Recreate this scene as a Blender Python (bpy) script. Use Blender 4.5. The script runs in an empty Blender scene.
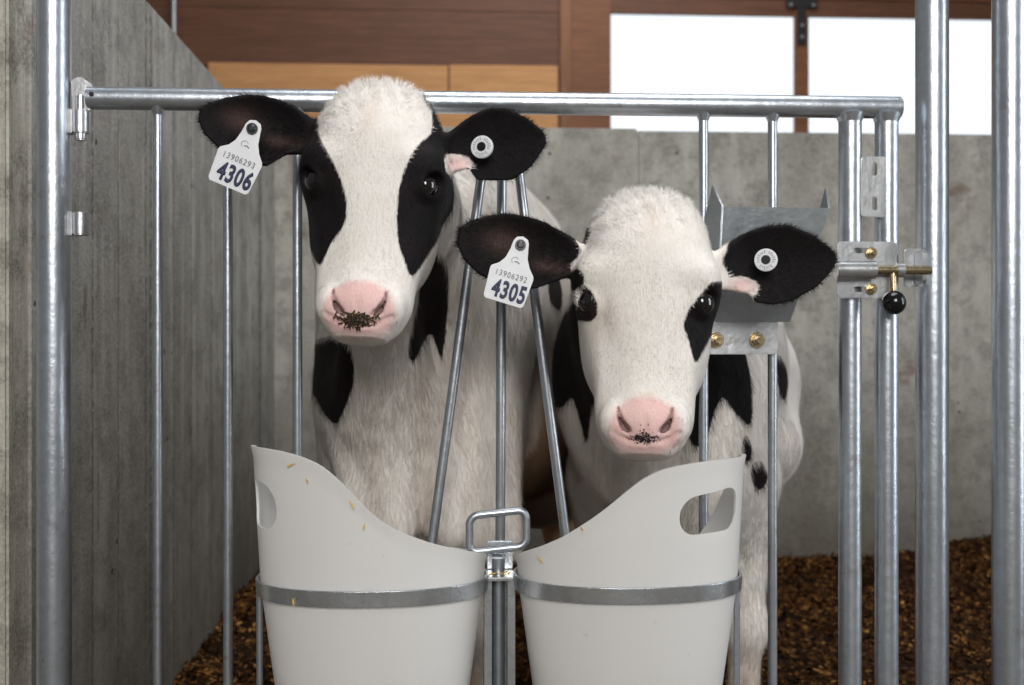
import bpy, bmesh, math, random
import numpy as np
from mathutils import Vector, Matrix

random.seed(7); np.random.seed(7)
S = bpy.context.scene
COL = S.collection
PI = math.pi

# ------------------------------------------------------------------ camera
F_PX = 1114.0
YAW = math.radians(3.19)
cam_d = bpy.data.cameras.new('camera'); cam = bpy.data.objects.new('camera', cam_d); COL.objects.link(cam)
cam.location = (0, 0, 0); cam.rotation_euler = (math.radians(90), 0, -YAW)
cam_d.sensor_width = 36; cam_d.lens = F_PX / 1024 * 36
cam_d.clip_start = 0.02; cam_d.clip_end = 100
cam_d.dof.use_dof = True; cam_d.dof.focus_distance = 1.42; cam_d.dof.aperture_fstop = 5.6
S.camera = cam
S.view_settings.view_transform = 'Standard'; S.view_settings.look = 'None'
S.view_settings.gamma = 1; S.view_settings.exposure = 0.48
S.view_settings.use_curve_mapping = False

# ------------------------------------------------------------------ world and lights
w = bpy.data.worlds.new('overcast'); S.world = w; w.use_nodes = True
wn = w.node_tree; wn.nodes.clear()
wo = wn.nodes.new('ShaderNodeOutputWorld'); wb = wn.nodes.new('ShaderNodeBackground')
wb.inputs['Color'].default_value = (0.95, 0.97, 1.0, 1); wb.inputs['Strength'].default_value = 0.12
wn.links.new(wb.outputs[0], wo.inputs[0])

def area(name, loc, target, sx, sy, power, color):
    d = bpy.data.lights.new(name, 'AREA'); d.shape = 'RECTANGLE'; d.size = sx; d.size_y = sy
    d.energy = power; d.color = color
    o = bpy.data.objects.new(name, d); COL.objects.link(o)
    o.location = loc
    o.rotation_euler = (Vector(target) - Vector(loc)).to_track_quat('-Z', 'Y').to_euler()
    return o
area('barn_door_daylight', (0.2, -3.2, 1.85), (0.0, 1.6, -.1), 2.0, 1.9, 122, (1.0, 0.98, 0.955))
area('skylight_daylight', (0.6, 1.6, 3.4), (0.2, 2.2, 0), 2.4, 1.5, 50, (0.97, 0.98, 1.0))
area('side_door_daylight', (4.2, 0.3, .75), (0.3, 1.7, 0), 1.3, 2.9, 46, (0.88, 0.94, 1.0))

area('far_wall_fill', (1.0, 6.2, 4.2), (0.6, 8.6, 1.6), 3.0, 1.2, 52, (1.0, 0.97, 0.93))  # added fill lamp that brightens the far boards, no known opening there

# ------------------------------------------------------------------ photo measuring helper
FW = np.array([math.sin(YAW), math.cos(YAW), 0.0]); RT = np.array([math.cos(YAW), -math.sin(YAW), 0.0]); UP = np.array([0, 0, 1.0])
def P(px, py, Y):
    d = FW + (px - 512) / F_PX * RT + (342.5 - py) / F_PX * UP
    return d * (Y / d[1])
def VX(px, Y): return float(P(px, 342.5, Y)[0])
FLOOR = -0.77

# ------------------------------------------------------------------ object helpers
def tag(o, label=None, cat=None, group=None, kind=None):
    if label: o['label'] = label
    if cat: o['category'] = cat
    if group: o['group'] = group
    if kind: o['kind'] = kind
    return o
def empty(name, loc=(0, 0, 0)):
    o = bpy.data.objects.new(name, None); COL.objects.link(o); o.location = loc; o.empty_display_size = 0.05
    return o
def link(name, me, mat=None, parent=None, smooth=True):
    o = bpy.data.objects.new(name, me); COL.objects.link(o)
    if mat is not None:
        me.materials.clear()
        for m in (mat if isinstance(mat, (list, tuple)) else [mat]): me.materials.append(m)
    if parent is not None:
        o.parent = parent
        pm = Matrix.Translation(parent.location) if parent.parent is None else Matrix.Translation(parent['_abs'])
        o.matrix_parent_inverse = pm.inverted()
    return o
def from_np(name, v, f, mat=None, parent=None, smooth=True):
    me = bpy.data.meshes.new(name)
    me.from_pydata([tuple(map(float, p)) for p in v], [], [tuple(int(i) for i in q) for q in f])
    me.update()
    if smooth: me.shade_smooth()
    return link(name, me, mat, parent)

class MB:
    """collects welded shapes for ONE mesh"""
    def __init__(s): s.v = []; s.f = []
    def add(s, v, f):
        b = len(s.v); s.v += [tuple(map(float, p)) for p in v]; s.f += [tuple(i + b for i in q) for q in f]; return s
    def tube(s, pts, r, n=20, caps=True):
        pts = [np.array(p, float) for p in pts]; rs = r if isinstance(r, (list, tuple)) else [r] * len(pts)
        V = []; prev = None
        for i, p in enumerate(pts):
            t = pts[min(i + 1, len(pts) - 1)] - pts[max(i - 1, 0)]; t /= np.linalg.norm(t)
            if prev is None:
                a = np.array([0, 0, 1.0]) if abs(t[2]) < .9 else np.array([1.0, 0, 0])
                u = np.cross(t, a)
            else: u = prev - t * np.dot(prev, t)
            u /= np.linalg.norm(u); prev = u; w_ = np.cross(t, u)
            for k in range(n):
                a = 2 * PI * k / n; V.append(p + rs[i] * (math.cos(a) * u + math.sin(a) * w_))
        F = []
        for i in range(len(pts) - 1):
            for k in range(n):
                a = i * n + k; b = i * n + (k + 1) % n
                F.append((a, b, b + n, a + n))
        if caps:
            F.append(tuple(range(n))[::-1]); F.append(tuple((len(pts) - 1) * n + k for k in range(n)))
        return s.add(V, F)
    def box(s, c, size, rot=None):
        c = np.array(c, float); h = np.array(size, float) / 2
        V = [np.array([x, y, z]) * h for x in (-1, 1) for y in (-1, 1) for z in (-1, 1)]
        if rot is not None: V = [np.array(rot @ Vector(v)) for v in V]
        return s.add([v + c for v in V], [(0, 1, 3, 2), (4, 6, 7, 5), (0, 4, 5, 1), (2, 3, 7, 6), (0, 2, 6, 4), (1, 5, 7, 3)])
    def prism(s, outline, origin, ux, uy, thick):
        """outline of (a,b) in the plane ux,uy extruded by thick along ux x uy, centred"""
        ux = np.array(ux, float); uy = np.array(uy, float); nn = np.cross(ux, uy); o = np.array(origin, float); n = len(outline)
        V = [o + a * ux + b * uy - nn * thick / 2 for a, b in outline] + [o + a * ux + b * uy + nn * thick / 2 for a, b in outline]
        F = [tuple(range(n))[::-1], tuple(range(n, 2 * n))] + [(i, (i + 1) % n, (i + 1) % n + n, i + n) for i in range(n)]
        return s.add(V, F)
    def sphere(s, c, r, n=20, m=12, sq=(1, 1, 1)):
        V = [np.array(c) + np.array([0, 0, r * sq[2]])]; F = []
        for i in range(1, m):
            for k in range(n):
                th = PI * i / m; ph = 2 * PI * k / n
                V.append(np.array(c) + r * np.array([sq[0] * math.sin(th) * math.cos(ph), sq[1] * math.sin(th) * math.sin(ph), sq[2] * math.cos(th)]))
        V.append(np.array(c) - np.array([0, 0, r * sq[2]]))
        for k in range(n): F.append((0, 1 + k, 1 + (k + 1) % n))
        for i in range(m - 2):
            for k in range(n):
                a = 1 + i * n + k; b = 1 + i * n + (k + 1) % n
                F.append((a, a + n, b + n, b))
        e = len(V) - 1
        for k in range(n): F.append((e, 1 + (m - 2) * n + (k + 1) % n, 1 + (m - 2) * n + k))
        return s.add(V, F)
    def build(s, name, mat, parent=None, bevel=0, autosmooth=35, seg=2):
        me = bpy.data.meshes.new(name); me.from_pydata(s.v, [], s.f); me.update()
        bm = bmesh.new(); bm.from_mesh(me); bmesh.ops.recalc_face_normals(bm, faces=bm.faces)
        if bevel:
            es = [e for e in bm.edges if len(e.link_faces) == 2 and e.calc_face_angle(0) > math.radians(40)]
            bmesh.ops.bevel(bm, geom=es, offset=bevel, segments=seg, affect='EDGES', clamp_overlap=True)
        for f in bm.faces: f.smooth = True
        for e in bm.edges:
            if len(e.link_faces) == 2 and e.calc_face_angle(0) > math.radians(autosmooth): e.smooth = False
        bm.to_mesh(me); bm.free()
        return link(name, me, mat, parent)
def rrect(w_, h_, r, n=6):
    o = []
    for cx, cy, a0 in ((w_/2-r, h_/2-r, 0), (-w_/2+r, h_/2-r, PI/2), (-w_/2+r, -h_/2+r, PI), (w_/2-r, -h_/2+r, 1.5*PI)):
        for i in range(n + 1):
            a = a0 + PI/2*i/n; o.append((cx + r*math.cos(a), cy + r*math.sin(a)))
    return o
def sharpen(me, ang=35):
    bm = bmesh.new(); bm.from_mesh(me)
    for f in bm.faces: f.smooth = True
    for e in bm.edges: e.smooth = not (len(e.link_faces) == 2 and e.calc_face_angle(0) > math.radians(ang))
    bm.to_mesh(me); bm.free()
def boolean(o, cutters):
    for c in cutters:
        m = o.modifiers.new('cut', 'BOOLEAN'); m.operation = 'DIFFERENCE'; m.object = c; m.solver = 'EXACT'
    dg = bpy.context.evaluated_depsgraph_get(); dg.update()
    me = bpy.data.meshes.new_from_object(o.evaluated_get(dg)); old = o.data
    o.modifiers.clear(); sharpen(me, 20); o.data = me
    for c in cutters: bpy.data.objects.remove(c)
    return o

# ------------------------------------------------------------------ materials
class NT:
    def __init__(s, name):
        s.m = bpy.data.materials.new(name); s.m.use_nodes = True; s.t = s.m.node_tree; s.t.nodes.clear()
        s.out = s.n('ShaderNodeOutputMaterial')
        s.p = s.n('ShaderNodeBsdfPrincipled'); s.l(s.p.outputs[0], s.out.inputs[0])
    def n(s, k, **kw):
        x = s.t.nodes.new(k)
        for a, b in kw.items(): setattr(x, a, b)
        return x
    def l(s, a, b): s.t.links.new(a, b)
    def coord(s, sc=(1, 1, 1), kind='Object'):
        tc = s.n('ShaderNodeTexCoord'); mp = s.n('ShaderNodeMapping'); mp.inputs['Scale'].default_value = sc
        s.l(tc.outputs[kind], mp.inputs[0]); return mp.outputs[0]
    def noise(s, vec, scale, detail=4, rough=.5, out='Fac'):
        x = s.n('ShaderNodeTexNoise'); x.inputs['Scale'].default_value = scale; x.inputs['Detail'].default_value = detail
        x.inputs['Roughness'].default_value = rough; s.l(vec, x.inputs['Vector']); return x.outputs[out]
    def ramp(s, fac, stops, interp='LINEAR'):
        x = s.n('ShaderNodeValToRGB'); x.color_ramp.interpolation = interp; e = x.color_ramp.elements
        while len(e) < len(stops): e.new(.5)
        for i, (p, c) in enumerate(stops):
            e[i].position = p; e[i].color = c if len(c) == 4 else (*c, 1)
        s.l(fac, x.inputs[0]); return x.outputs[0]
    def mix(s, fac, a, b, mode='MIX'):
        x = s.n('ShaderNodeMix', data_type='RGBA', blend_type=mode)
        for v, i in ((fac, 0), (a, 6), (b, 7)):
            if hasattr(v, 'node'): s.l(v, x.inputs[i])
            elif i == 0: x.inputs[0].default_value = v
            else: x.inputs[i].default_value = (*v, 1) if len(v) == 3 else v
        return x.outputs[2]
    def math(s, op, a, b=0.0, c=0.0, clamp=False):
        x = s.n('ShaderNodeMath', operation=op, use_clamp=clamp)
        for v, i in ((a, 0), (b, 1), (c, 2)):
            if hasattr(v, 'node'): s.l(v, x.inputs[i])
            else: x.inputs[i].default_value = v
        return x.outputs[0]
    def bump(s, h, strength=.3, dist=.01, prev=None):
        x = s.n('ShaderNodeBump'); x.inputs['Strength'].default_value = strength; x.inputs['Distance'].default_value = dist
        s.l(h, x.inputs['Height'])
        if prev is not None: s.l(prev, x.inputs['Normal'])
        return x.outputs[0]
    def set(s, **kw):
        for k, v in kw.items():
            i = s.p.inputs[k.replace('_', ' ')]
            if hasattr(v, 'node'): s.l(v, i)
            else: i.default_value = (*v, 1) if isinstance(v, tuple) and len(v) == 3 else v
        return s

def concrete(name, base, dark, streak=(1, 1, 1), streak_amt=.5, rust=False, joints=None, jitter=1.0):
    t = NT(name); c = t.coord()
    big = t.noise(c, 1.8, 5, .6); med = t.noise(c, 11, 7, .7); fine = t.noise(c, 150, 4, .75)
    S3 = lambda f, lo, hi: t.ramp(f, [(lo, (0, 0, 0)), (hi, (1, 1, 1))])
    col = t.mix(S3(big, .38, .62), dark, base)
    st = t.noise(t.coord(streak), 5, 6, .65)
    col = t.mix(t.math('MULTIPLY', S3(st, .46, .60), streak_amt), col, tuple(x * .52 for x in base))
    col = t.mix(t.math('MULTIPLY', S3(t.noise(t.coord(streak), 3, 4, .6), .52, .66), .5), col, tuple(min(1, x * 1.32) for x in base))
    col = t.mix(t.math('MULTIPLY', S3(med, .47, .60), min(1, .68 * jitter)), col, tuple(x * .62 for x in dark))
    col = t.mix(t.math('MULTIPLY', S3(fine, .42, .66), .40), col, tuple(min(1, x * 1.45) for x in base))
    vo = t.n('ShaderNodeTexVoronoi'); vo.inputs['Scale'].default_value = 16; t.l(c, vo.inputs['Vector'])
    pit = t.ramp(vo.outputs['Distance'], [(.07, (1, 1, 1)), (.13, (0, 0, 0))])
    pit = t.math('MULTIPLY', pit, S3(t.noise(c, 7, 2), .56, .60))
    col = t.mix(pit, col, (.05, .045, .04))
    h = t.math('ADD', t.math('MULTIPLY', med, .7), t.math('MULTIPLY', fine, .25))
    h = t.math('SUBTRACT', h, t.math('MULTIPLY', pit, .6))
    sep = t.n('ShaderNodeSeparateXYZ'); t.l(c, sep.inputs[0])
    if joints:   # board seams: list of (coordinate axis, position, half width)
        wob = t.math('MULTIPLY', t.math('SUBTRACT', t.noise(c, 14, 4), .5), .035)
        for ax, pos, hw in joints:
            d = t.math('ABSOLUTE', t.math('SUBTRACT', t.math('ADD', sep.outputs[ax], wob if hw > .012 else 0.0), pos))
            k = t.math('SUBTRACT', 1.0, t.math('DIVIDE', d, hw), clamp=True)
            k = t.math('MULTIPLY', k, t.ramp(t.noise(c, 60, 3), [(.35, (.1, .1, .1)), (.55, (1, 1, 1))]))
            col = t.mix(t.math('MULTIPLY', k, .85), col, (.06, .054, .042)); h = t.math('SUBTRACT', h, t.math('MULTIPLY', k, .5))
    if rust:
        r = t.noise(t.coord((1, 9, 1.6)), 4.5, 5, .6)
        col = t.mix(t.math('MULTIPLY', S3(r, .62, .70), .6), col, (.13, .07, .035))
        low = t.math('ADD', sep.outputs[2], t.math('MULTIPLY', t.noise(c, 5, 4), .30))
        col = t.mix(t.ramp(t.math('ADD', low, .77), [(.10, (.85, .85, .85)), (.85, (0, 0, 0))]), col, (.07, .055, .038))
    t.set(Base_Color=col, Roughness=.85, Normal=t.bump(h, .6, .014))
    return t.m
M = {}
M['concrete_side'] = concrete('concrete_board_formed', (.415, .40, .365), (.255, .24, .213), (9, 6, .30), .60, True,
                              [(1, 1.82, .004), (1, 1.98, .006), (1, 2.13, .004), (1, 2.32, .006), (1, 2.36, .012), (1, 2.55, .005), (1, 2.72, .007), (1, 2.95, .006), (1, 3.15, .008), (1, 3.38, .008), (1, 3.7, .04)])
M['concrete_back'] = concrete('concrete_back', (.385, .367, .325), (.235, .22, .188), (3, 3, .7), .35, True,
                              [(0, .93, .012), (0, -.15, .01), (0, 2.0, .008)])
M['concrete_end'] = concrete('concrete_end_face', (.50, .475, .41), (.34, .32, .26), (26, 26, 1.6), .5, False, [(0, -.745, .018), (0, -.70, .006)], 1.6)

def galv(name='galvanised_steel', base=(.56, .60, .65), rough=.36, rusty=.3, metal=.9):
    t = NT(name); c = t.coord()
    n1 = t.noise(c, 60, 5, .65); n2 = t.noise(t.coord((1, 1, .15)), 38, 5, .6); vo = t.n('ShaderNodeTexVoronoi')
    vo.inputs['Scale'].default_value = 90; t.l(c, vo.inputs['Vector'])
    col = t.mix(n1, tuple(x * .82 for x in base), tuple(min(1, x * 1.12) for x in base))
    hs = t.n('ShaderNodeSeparateColor'); t.l(vo.outputs['Color'], hs.inputs[0]); col = t.mix(t.math('MULTIPLY', hs.outputs[0], .35), col, tuple(x * .72 for x in base))
    sp2 = t.ramp(t.noise(c, 210, 3, .7), [(.66, (0, 0, 0)), (.72, (1, 1, 1))]); col = t.mix(t.math('MULTIPLY', sp2, .6), col, (.12, .11, .10))
    rm = t.math('MULTIPLY', t.ramp(t.noise(c, 16, 6, .75), [(.60, (0, 0, 0)), (.70, (1, 1, 1))]), rusty)
    col = t.mix(rm, col, (.22, .12, .06))
    t.set(Base_Color=col, Metallic=metal, Roughness=t.math('ADD', t.math('MULTIPLY', n2, .22), rough - .14),
          Normal=t.bump(t.math('ADD', n1, t.math('MULTIPLY', n2, .6)), .22, .003))
    return t.m
M['galv'] = galv()
M['galv_rod'] = galv('galvanised_rod', (.50, .535, .575), .38, .55)
M['galv_sheet'] = galv('galvanised_sheet', (.42, .45, .47), .42, .12)
M['galv_band'] = galv('galvanised_band', (.66, .69, .72), .30, .15)
M['galv_plate'] = galv('galvanised_plate', (.60, .61, .62), .36, .3, .92)
M['zinc_yellow'] = galv('yellow_zinc', (.52, .42, .26), .30, .15, 1)

def wood(name, base, dark, horiz=True, scale=1.0):
    t = NT(name); c = t.coord((.35, 1, 6) if horiz else (6, 1, .35))
    g = t.noise(c, 5 * scale, 8, .65); g2 = t.noise(t.coord((.6, 1, 14) if horiz else (14, 1, .6)), 9, 5, .6)
    col = t.mix(t.ramp(g, [(.3, (0, 0, 0)), (.7, (1, 1, 1))]), dark, base)
    col = t.mix(t.math('MULTIPLY', t.ramp(g2, [(.45, (0, 0, 0)), (.7, (1, 1, 1))]), .5), col, tuple(x * .55 for x in dark))
    vo = t.n('ShaderNodeTexVoronoi'); vo.inputs['Scale'].default_value = 2.1; t.l(t.coord(), vo.inputs['Vector'])
    col = t.mix(t.ramp(vo.outputs['Distance'], [(.03, (1, 1, 1)), (.06, (0, 0, 0))]), col, (.04, .02, .01))
    t.set(Base_Color=col, Roughness=.6, Normal=t.bump(g, .2, .01)); return t.m
M['wood_dark'] = wood('stained_board', (.18, .070, .030), (.10, .036, .016))
M['wood_mid'] = wood('brown_board', (.27, .105, .042), (.15, .052, .021))
M['wood_light'] = wood('pale_pine_board', (.70, .36, .14), (.52, .25, .09))
M['wood_post'] = wood('brown_upright', (.30, .13, .055), (.18, .07, .028), False)

def simple(name, col, rough=.5, metal=0, **kw):
    t = NT(name); c = t.coord(); n = t.noise(c, 35, 4, .6)
    t.set(Base_Color=t.mix(n, tuple(x * .85 for x in col), tuple(min(1, x * 1.1) for x in col)), Roughness=rough, Metallic=metal, **kw); return t.m
M['black_metal'] = simple('black_painted_steel', (.012, .012, .013), .45)
M['black_knob'] = simple('black_ball_plastic', (.006, .006, .007), .12)
M['tag_white'] = simple('white_tag_plastic', (.78, .79, .81), .4)
M['tag_black'] = simple('black_stud_plastic', (.008, .008, .01), .3)
M['ink_navy'] = simple('navy_marker_ink', (.008, .012, .06), .5)
M['ink_grey'] = simple('grey_laser_print', (.16, .17, .18), .5)
M['straw'] = simple('dry_straw', (.62, .42, .10), .6)
M['eye'] = simple('dark_wet_eye', (.006, .004, .004), .04, IOR=1.45, Coat_Weight=1.0, Coat_Roughness=.02)
M['eye_rim'] = simple('pale_eye_rim', (.42, .36, .36), .2)
M['feed'] = simple('calf_feed', (.10, .045, .02), .8)
M['hoof'] = simple('hoof_horn', (.16, .12, .08), .5)
def pane():
    t = NT('translucent_daylight_panel')
    t.set(Base_Color=(.06, .06, .06), Roughness=.5, Emission_Color=(.86, .93, 1.0), Emission_Strength=.82); return t.m
M['pane'] = pane()
def plastic():
    t = NT('milky_bucket_plastic'); c = t.coord(); n = t.noise(c, 30, 5, .6); n2 = t.noise(t.coord((1, 1, .3)), 6, 4, .6)
    col = t.mix(t.math('MULTIPLY', n2, .5), (.93, .92, .90), (.87, .86, .84))
    sm = t.ramp(t.noise(c, 70, 4, .7), [(.66, (0, 0, 0)), (.74, (1, 1, 1))])
    col = t.mix(t.math('MULTIPLY', sm, .25), col, (.45, .36, .25))
    t.set(Base_Color=col, Roughness=.38, Normal=t.bump(n, .04, .002))
    tr = t.n('ShaderNodeBsdfTranslucent'); t.l(col, tr.inputs[0])
    mx = t.n('ShaderNodeMixShader'); mx.inputs[0].default_value = .38
    t.l(t.p.outputs[0], mx.inputs[1]); t.l(tr.outputs[0], mx.inputs[2]); t.l(mx.outputs[0], t.out.inputs[0]); return t.m
M['bucket'] = plastic()
def bedding():
    t = NT('wood_chip_bedding'); c = t.coord(); vo = t.n('ShaderNodeTexVoronoi'); vo.inputs['Scale'].default_value = 85; t.l(c, vo.inputs['Vector'])
    sp = t.n('ShaderNodeSeparateColor'); t.l(vo.outputs['Color'], sp.inputs[0])
    col = t.ramp(sp.outputs[0], [(0, (.007, .003, .001)), (.42, (.030, .011, .003)), (.70, (.090, .034, .008)), (.90, (.22, .092, .022)), (1, (.50, .26, .085))])
    col = t.mix(t.ramp(t.noise(c, 3.5, 4), [(.4, (0, 0, 0)), (.65, (.7, .7, .7))]), col, (.018, .009, .004))
    t.set(Base_Color=col, Roughness=.95, Specular_IOR_Level=.12, Normal=t.bump(vo.outputs['Distance'], .8, .01)); return t.m
M['bedding'] = bedding()

def coat():
    """calf hide: attribute 'coat' R = signed distance to the black patches (m, >0 black), G = bare pink skin and painted nostril/mouth shade, B = tan soiling, thin skin and painted shade"""
    t = NT('calf_hide'); a = t.n('ShaderNodeAttribute'); a.attribute_name = 'coat'; sp = t.n('ShaderNodeSeparateColor'); t.l(a.outputs['Color'], sp.inputs[0])
    c = t.coord(); fine = t.noise(c, 260, 3, .6); med = t.noise(c, 24, 4, .6); streak = t.noise(t.coord((3, 3, .7)), 110, 4, .7)
    d = t.math('ADD', sp.outputs[0], t.math('MULTIPLY', t.math('SUBTRACT', streak, .5), .006))
    blk = t.math('ADD', t.math('MULTIPLY', d, 420.0), .5, clamp=True)
    white = t.mix(med, (.80, .745, .68), (.88, .85, .81))
    white = t.mix(t.math('MULTIPLY', t.ramp(streak, [(.40, (0, 0, 0)), (.66, (1, 1, 1))]), .22), white, (.56, .46, .38))
    white = t.mix(t.math('MULTIPLY', sp.outputs[2], .85, clamp=True), white, t.mix(med, (.46, .26, .13), (.66, .46, .30)))
    white = t.mix(t.math('MULTIPLY', t.math('SUBTRACT', sp.outputs[2], 1.0, clamp=True), .9), white, (.055, .030, .017))  # darkest brown: painted shade over the soiled belly
    pink = t.mix(t.math('MULTIPLY', t.math('ADD', med, fine), .6, clamp=True), (.66, .37, .35), (.84, .60, .56))
    white = t.mix(t.math('ADD', sp.outputs[1], 0, clamp=True), white, pink); white = t.mix(t.math('SUBTRACT', sp.outputs[1], 1.0, clamp=True), white, (.035, .010, .010))
    fk = t.noise(c, 330, 3, .75); fk = t.math('ADD', fk, t.math('MULTIPLY', a.outputs['Alpha'], .42)); fk = t.math('MULTIPLY', t.math('SUBTRACT', fk, .80, clamp=True), 18.0, clamp=True)
    white = t.mix(t.math('MULTIPLY', fk, t.math('GREATER_THAN', a.outputs['Alpha'], .03)), white, (.03, .022, .028))
    black = t.mix(med, (.005, .0045, .005), (.012, .009, .009)); black = t.mix(t.math('MULTIPLY', sp.outputs[2], t.math('MULTIPLY', streak, 1.6), clamp=True), black, (.13, .080, .068))
    col = t.mix(blk, white, black)
    t.set(Base_Color=col, Roughness=.62, Specular_IOR_Level=.14, Sheen_Weight=.02, Sheen_Roughness=.4)
    t.set(Normal=t.bump(t.math('ADD', streak, t.math('MULTIPLY', fine, .4)), .35, .003)); return t.m
M['coat'] = coat()

# ------------------------------------------------------------------ SDF modelling kit (numpy surface nets)
class Field:
    def __init__(s, xs, ys, zs):
        s.x, s.y, s.z = [np.asarray(a, np.float32) for a in (xs, ys, zs)]
        s.F = np.full((len(xs), len(ys), len(zs)), 0.25, np.float32)
    def sub(s, lo, hi):
        sl = []
        for a, l, h in zip((s.x, s.y, s.z), lo, hi):
            sl.append(slice(max(0, int(np.searchsorted(a, l)) - 1), min(len(a), int(np.searchsorted(a, h)) + 1)))
        if any(q.stop - q.start < 2 for q in sl): return None, None
        X, Y, Z = np.meshgrid(s.x[sl[0]], s.y[sl[1]], s.z[sl[2]], indexing='ij', sparse=True)
        return tuple(sl), (X, Y, Z)
    def put(s, fn, lo, hi, k=0.02, mode='add'):
        m = k + .03 if mode == 'add' else k + .003
        sl, G = s.sub([a - m for a in lo], [a + m for a in hi])
        if sl is None: return
        f = np.asarray(fn(*G), np.float32); A = s.F[sl]
        if mode == 'add':
            h = np.maximum(k - np.abs(A - f), 0) / k
            s.F[sl] = np.minimum(A, f) - h * h * k * .25
        else:
            f = -f; h = np.maximum(k - np.abs(A - f), 0) / k
            s.F[sl] = np.maximum(A, f) + h * h * k * .25
    def cone(s, a, b, ra, rb, k=.03, mode='add'):
        a = np.array(a, float); b = np.array(b, float); ba = b - a; L2 = ba.dot(ba)
        def fn(X, Y, Z):
            t = np.clip(((X - a[0]) * ba[0] + (Y - a[1]) * ba[1] + (Z - a[2]) * ba[2]) / L2, 0, 1)
            return np.sqrt((X - a[0] - t * ba[0]) ** 2 + (Y - a[1] - t * ba[1]) ** 2 + (Z - a[2] - t * ba[2]) ** 2) - (ra + (rb - ra) * t)
        r = max(ra, rb); s.put(fn, np.minimum(a, b) - r, np.maximum(a, b) + r, k, mode)
    def ell(s, c, r, k=.03, R=None, mode='add', p=2.0):
        c = np.array(c, float); r = np.array(r, float); Rt = np.eye(3) if R is None else np.array(R).T
        def fn(X, Y, Z):
            x, y, z = X - c[0], Y - c[1], Z - c[2]
            q = [(Rt[i][0] * x + Rt[i][1] * y + Rt[i][2] * z) / r[i] for i in range(3)]
            n = (np.abs(q[0]) ** p + np.abs(q[1]) ** p + np.abs(q[2]) ** p) ** (1 / p)
            if p == 2.0:
                g = np.sqrt((q[0] / r[0]) ** 2 + (q[1] / r[1]) ** 2 + (q[2] / r[2]) ** 2) + 1e-6
                return n * (n - 1) / g
            return (n - 1) * r.min()
        m = r.max() if R is not None else r; s.put(fn, c - m, c + m, k, mode)
    def mesh(s):
        F = s.F; ins = F < 0; nx, ny, nz = F.shape
        c = ins[:-1, :-1, :-1].astype(np.int8)
        tot = np.zeros((nx-1, ny-1, nz-1), np.int8)
        for i in (0, 1):
            for j in (0, 1):
                for k in (0, 1): tot += ins[i:nx-1+i, j:ny-1+j, k:nz-1+k]
        act = (tot > 0) & (tot < 8); I = np.argwhere(act); ids = -np.ones(act.shape, np.int64); ids[act] = np.arange(len(I))
        acc = np.zeros((len(I), 3)); cnt = np.zeros(len(I)); ax = (s.x, s.y, s.z)
        for d in range(3):
            o1, o2 = [q for q in range(3) if q != d]
            for a in (0, 1):
                for b in (0, 1):
                    o = np.zeros(3, int); o[o1] = a; o[o2] = b; e = o.copy(); e[d] = 1
                    A = I + o; B = I + e; fa = F[A[:, 0], A[:, 1], A[:, 2]]; fb = F[B[:, 0], B[:, 1], B[:, 2]]
                    m = (fa < 0) != (fb < 0); t = np.where(m, fa / np.where(m, fa - fb, 1), 0)
                    p = np.stack([ax[q][A[:, q]] for q in range(3)], 1).astype(float)
                    p[:, d] += t * (ax[d][B[:, d]] - ax[d][A[:, d]])
                    acc[m] += p[m]; cnt[m] += 1
        V = acc / cnt[:, None]; Q = []
        for d in range(3):
            o1, o2 = [(1, 2), (2, 0), (0, 1)][d]
            A = [slice(1, -1)] * 3; B = [slice(1, -1)] * 3; A[d] = slice(0, -1); B[d] = slice(1, None)
            sa = ins[tuple(A)]; sb = ins[tuple(B)]; ch = np.argwhere(sa != sb)
            if not len(ch): continue
            off = np.ones(3, int); off[d] = 0; E = ch + off; flip = sa[ch[:, 0], ch[:, 1], ch[:, 2]]
            q = []
            for (u, v) in ((-1, -1), (0, -1), (0, 0), (-1, 0)):
                c_ = E.copy(); c_[:, o1] += u; c_[:, o2] += v; q.append(ids[c_[:, 0], c_[:, 1], c_[:, 2]])
            q = np.stack(q, 1); q[~flip] = q[~flip][:, ::-1]; Q.append(q)
        Q = np.concatenate(Q); Q = Q[(Q >= 0).all(1)]
        return V, Q

def graded(lo, hi, fine_lo, fine_hi, df, dc):
    a = [fine_lo]; st = df
    while a[-1] > lo: st = min(dc, st * 1.12); a.append(a[-1] - st)
    a = a[::-1]; n = int(round((fine_hi - fine_lo) / df)); a += [fine_lo + (i + 1) * df for i in range(n)]; st = df
    while a[-1] < hi: st = min(dc, st * 1.12); a.append(a[-1] + st)
    return np.array(a)

def poly_sd(x, z, poly):
    """signed distance, positive inside"""
    poly = np.array(poly); d2 = np.full(x.shape, 1e9); ins = np.zeros(x.shape, bool); n = len(poly)
    for i in range(n):
        a = poly[i]; b = poly[(i + 1) % n]; e = b - a; wx = x - a[0]; wz = z - a[1]
        t = np.clip((wx * e[0] + wz * e[1]) / (e.dot(e) + 1e-12), 0, 1)
        d2 = np.minimum(d2, (wx - e[0] * t) ** 2 + (wz - e[1] * t) ** 2)
        c = (a[1] > z) != (b[1] > z)
        xi = a[0] + (z - a[1]) * e[0] / (e[1] if abs(e[1]) > 1e-9 else 1e-9)
        ins ^= c & (x < xi)
    return np.where(ins, 1, -1) * np.sqrt(d2)

def rotm(yaw=0, pitch=0, roll=0):
    """yaw about z, then pitch about local x, roll about local y (degrees)"""
    return np.array(Matrix.Rotation(math.radians(yaw), 3, 'Z') @ Matrix.Rotation(math.radians(roll), 3, 'Y') @ Matrix.Rotation(math.radians(pitch), 3, 'X'))

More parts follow.
